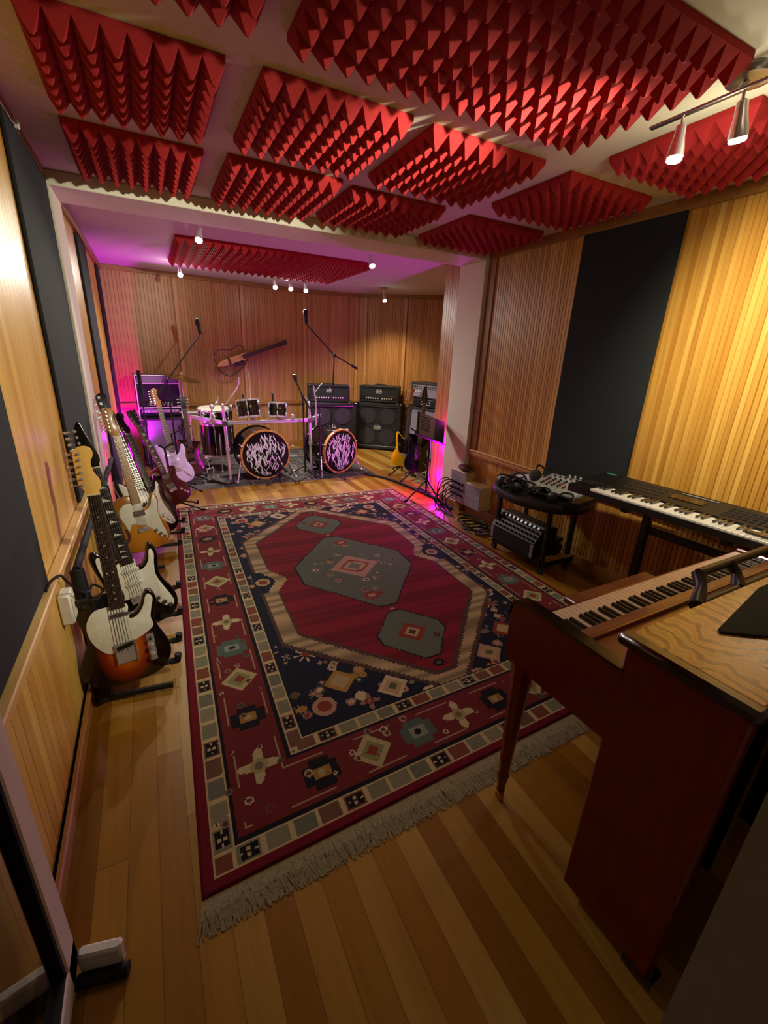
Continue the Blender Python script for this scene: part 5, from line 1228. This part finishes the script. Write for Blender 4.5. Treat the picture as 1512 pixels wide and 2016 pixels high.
leg(.022, .560); leg(LX-.05, .560)
o = MB().prism([(.20, .0), (1.0, .0), (1.0, .21), (.35, .215), (.0, .155), (-.01, .145)], 0, .006, .001)
o.v = [(x, z, y) for x, y, z in o.v]; o = o.build('felt_mat', 'felt', None, 30)
o.matrix_world = PM @ Matrix.Translation((.22, .022, ZT)); tag(o, 'dark green felt mat lying on the piano lid', 'mat')
t = thing('piano_bench', 'reddish wooden bench pushed under the piano keyboard', 'bench', (2.0, .825, 0), R(1.5))
MB().bx(0, .62, 0, .36, .455, .485, .006).build('seat', 'benchw', t, 40); MB().bx(.03, .59, .025, .335, .40, .456, .003).build('apron', 'mahog', t, 30)
for x in (.055, .565):
    for y in (.05, .31): MB().lathe([(.014, 0), (.013, .03), (.020, .07), (.015, .085), (.027, .38), (.028, .41)], (x, y, 0), (0, 0, 1), 12).build('leg', 'mahog', t, 40)

# ------------------------------------------------------------------ glass door, door stop, left outlet
t = thing('door_1', None, None, (0, 0, 0)); t['kind'] = 'structure'
DX0, DX1, DY0, DY1 = .028, .070, .135, .925
m = MB(); fw = .075
for a, b, c, d in ((DY0, DY1, .025, .025+fw), (DY0, DY1, 2.02-fw, 2.02), (DY0, DY0+fw, .025, 2.02), (DY1-fw, DY1, .025, 2.02)): m.bx(DX0, DX1, a, b, c, d, .004)
m.build('frame', 'doorw', t, 30)
m = MB(); g0 = .012
for a, b, c, d in ((DY0+fw, DY1-fw, .025+fw, .025+fw+g0), (DY0+fw, DY1-fw, 2.02-fw-g0, 2.02-fw), (DY0+fw, DY0+fw+g0, .10, 1.94), (DY1-fw-g0, DY1-fw, .10, 1.94)): m.bx(DX0+.004, DX1-.004, a, b, c, d)
m.build('gasket', 'rubber', t, 0)
MB().bx(.046, .052, DY0+fw+.004, DY1-fw-.004, .025+fw+.004, 2.02-fw-.004).build('glass_pane', 'glass', t, 0)
h_ = MB().tube([(DX1, DY1-.04, 1.02), (DX1+.035, DY1-.04, 1.02), (DX1+.04, DY1-.15, 1.02)], .009, 8).build('handle', 'steel', t, 50)
for z in (.25, 1.8): MB().cyl((.045, .125, z), (.055, .125, z+.1), .012, n=10).build('hinge', 'steel', t, 40)
t = thing('door_stop', 'white block with a black rubber roll on the floor beside the glass door', 'door stop', (.082, .905, 0), R(-14))
MB().bx(0, .098, -.024, .004, .012, .085, .006).build('block', 'white', t, 40)
MB().cyl((-.002, -.038, .017), (.112, -.034, .017), .0165, n=14).build('roll', 'rubber', t, 40)
t = thing('wall_outlet', 'white surface-mounted wall outlet box with a plugged cable, behind the sunburst guitar', 'outlet', (0, 1.83, .545), 0)
MB().bx(.001, .042, -.04, .04, -.062, .062, .006).build('box', 'white', t, 40)
MB().bx(.042, .046, -.025, .025, -.045, .04, .002).build('socket', 'cream', t, 30); MB().cyl((.045, .01, 0), (.085, .016, .0), .012, n=10).build('plug', 'rubber', t, 40)
cable('power_cable', 'black power cable looping from the left wall outlet over the wood rail', [(.085, 1.847, .545), (.12, 1.86, .54), (.13, 1.90, .56), (.10, 1.92, .575), (.09, 1.88, .565), (.075, 1.82, .60), (.052, 1.76, .68), (.048, 1.70, .735), (.03, 1.65, .74), (.022, 1.60, .73)], .0045)
t = thing('wall_clip', 'tiny white clip with thread at the top of the left wall', 'wall clip', (.018, 2.78, 2.37), 0)
MB().bx(-.002, .02, -.012, .012, -.03, .0, .004).build('clip', 'white', t, 30); MB().tube([(.01, 0, -.02), (.006, -.08, -.03), (.002, -.14, -.015)], .0015, 5).build('thread', 'white', t, 30)
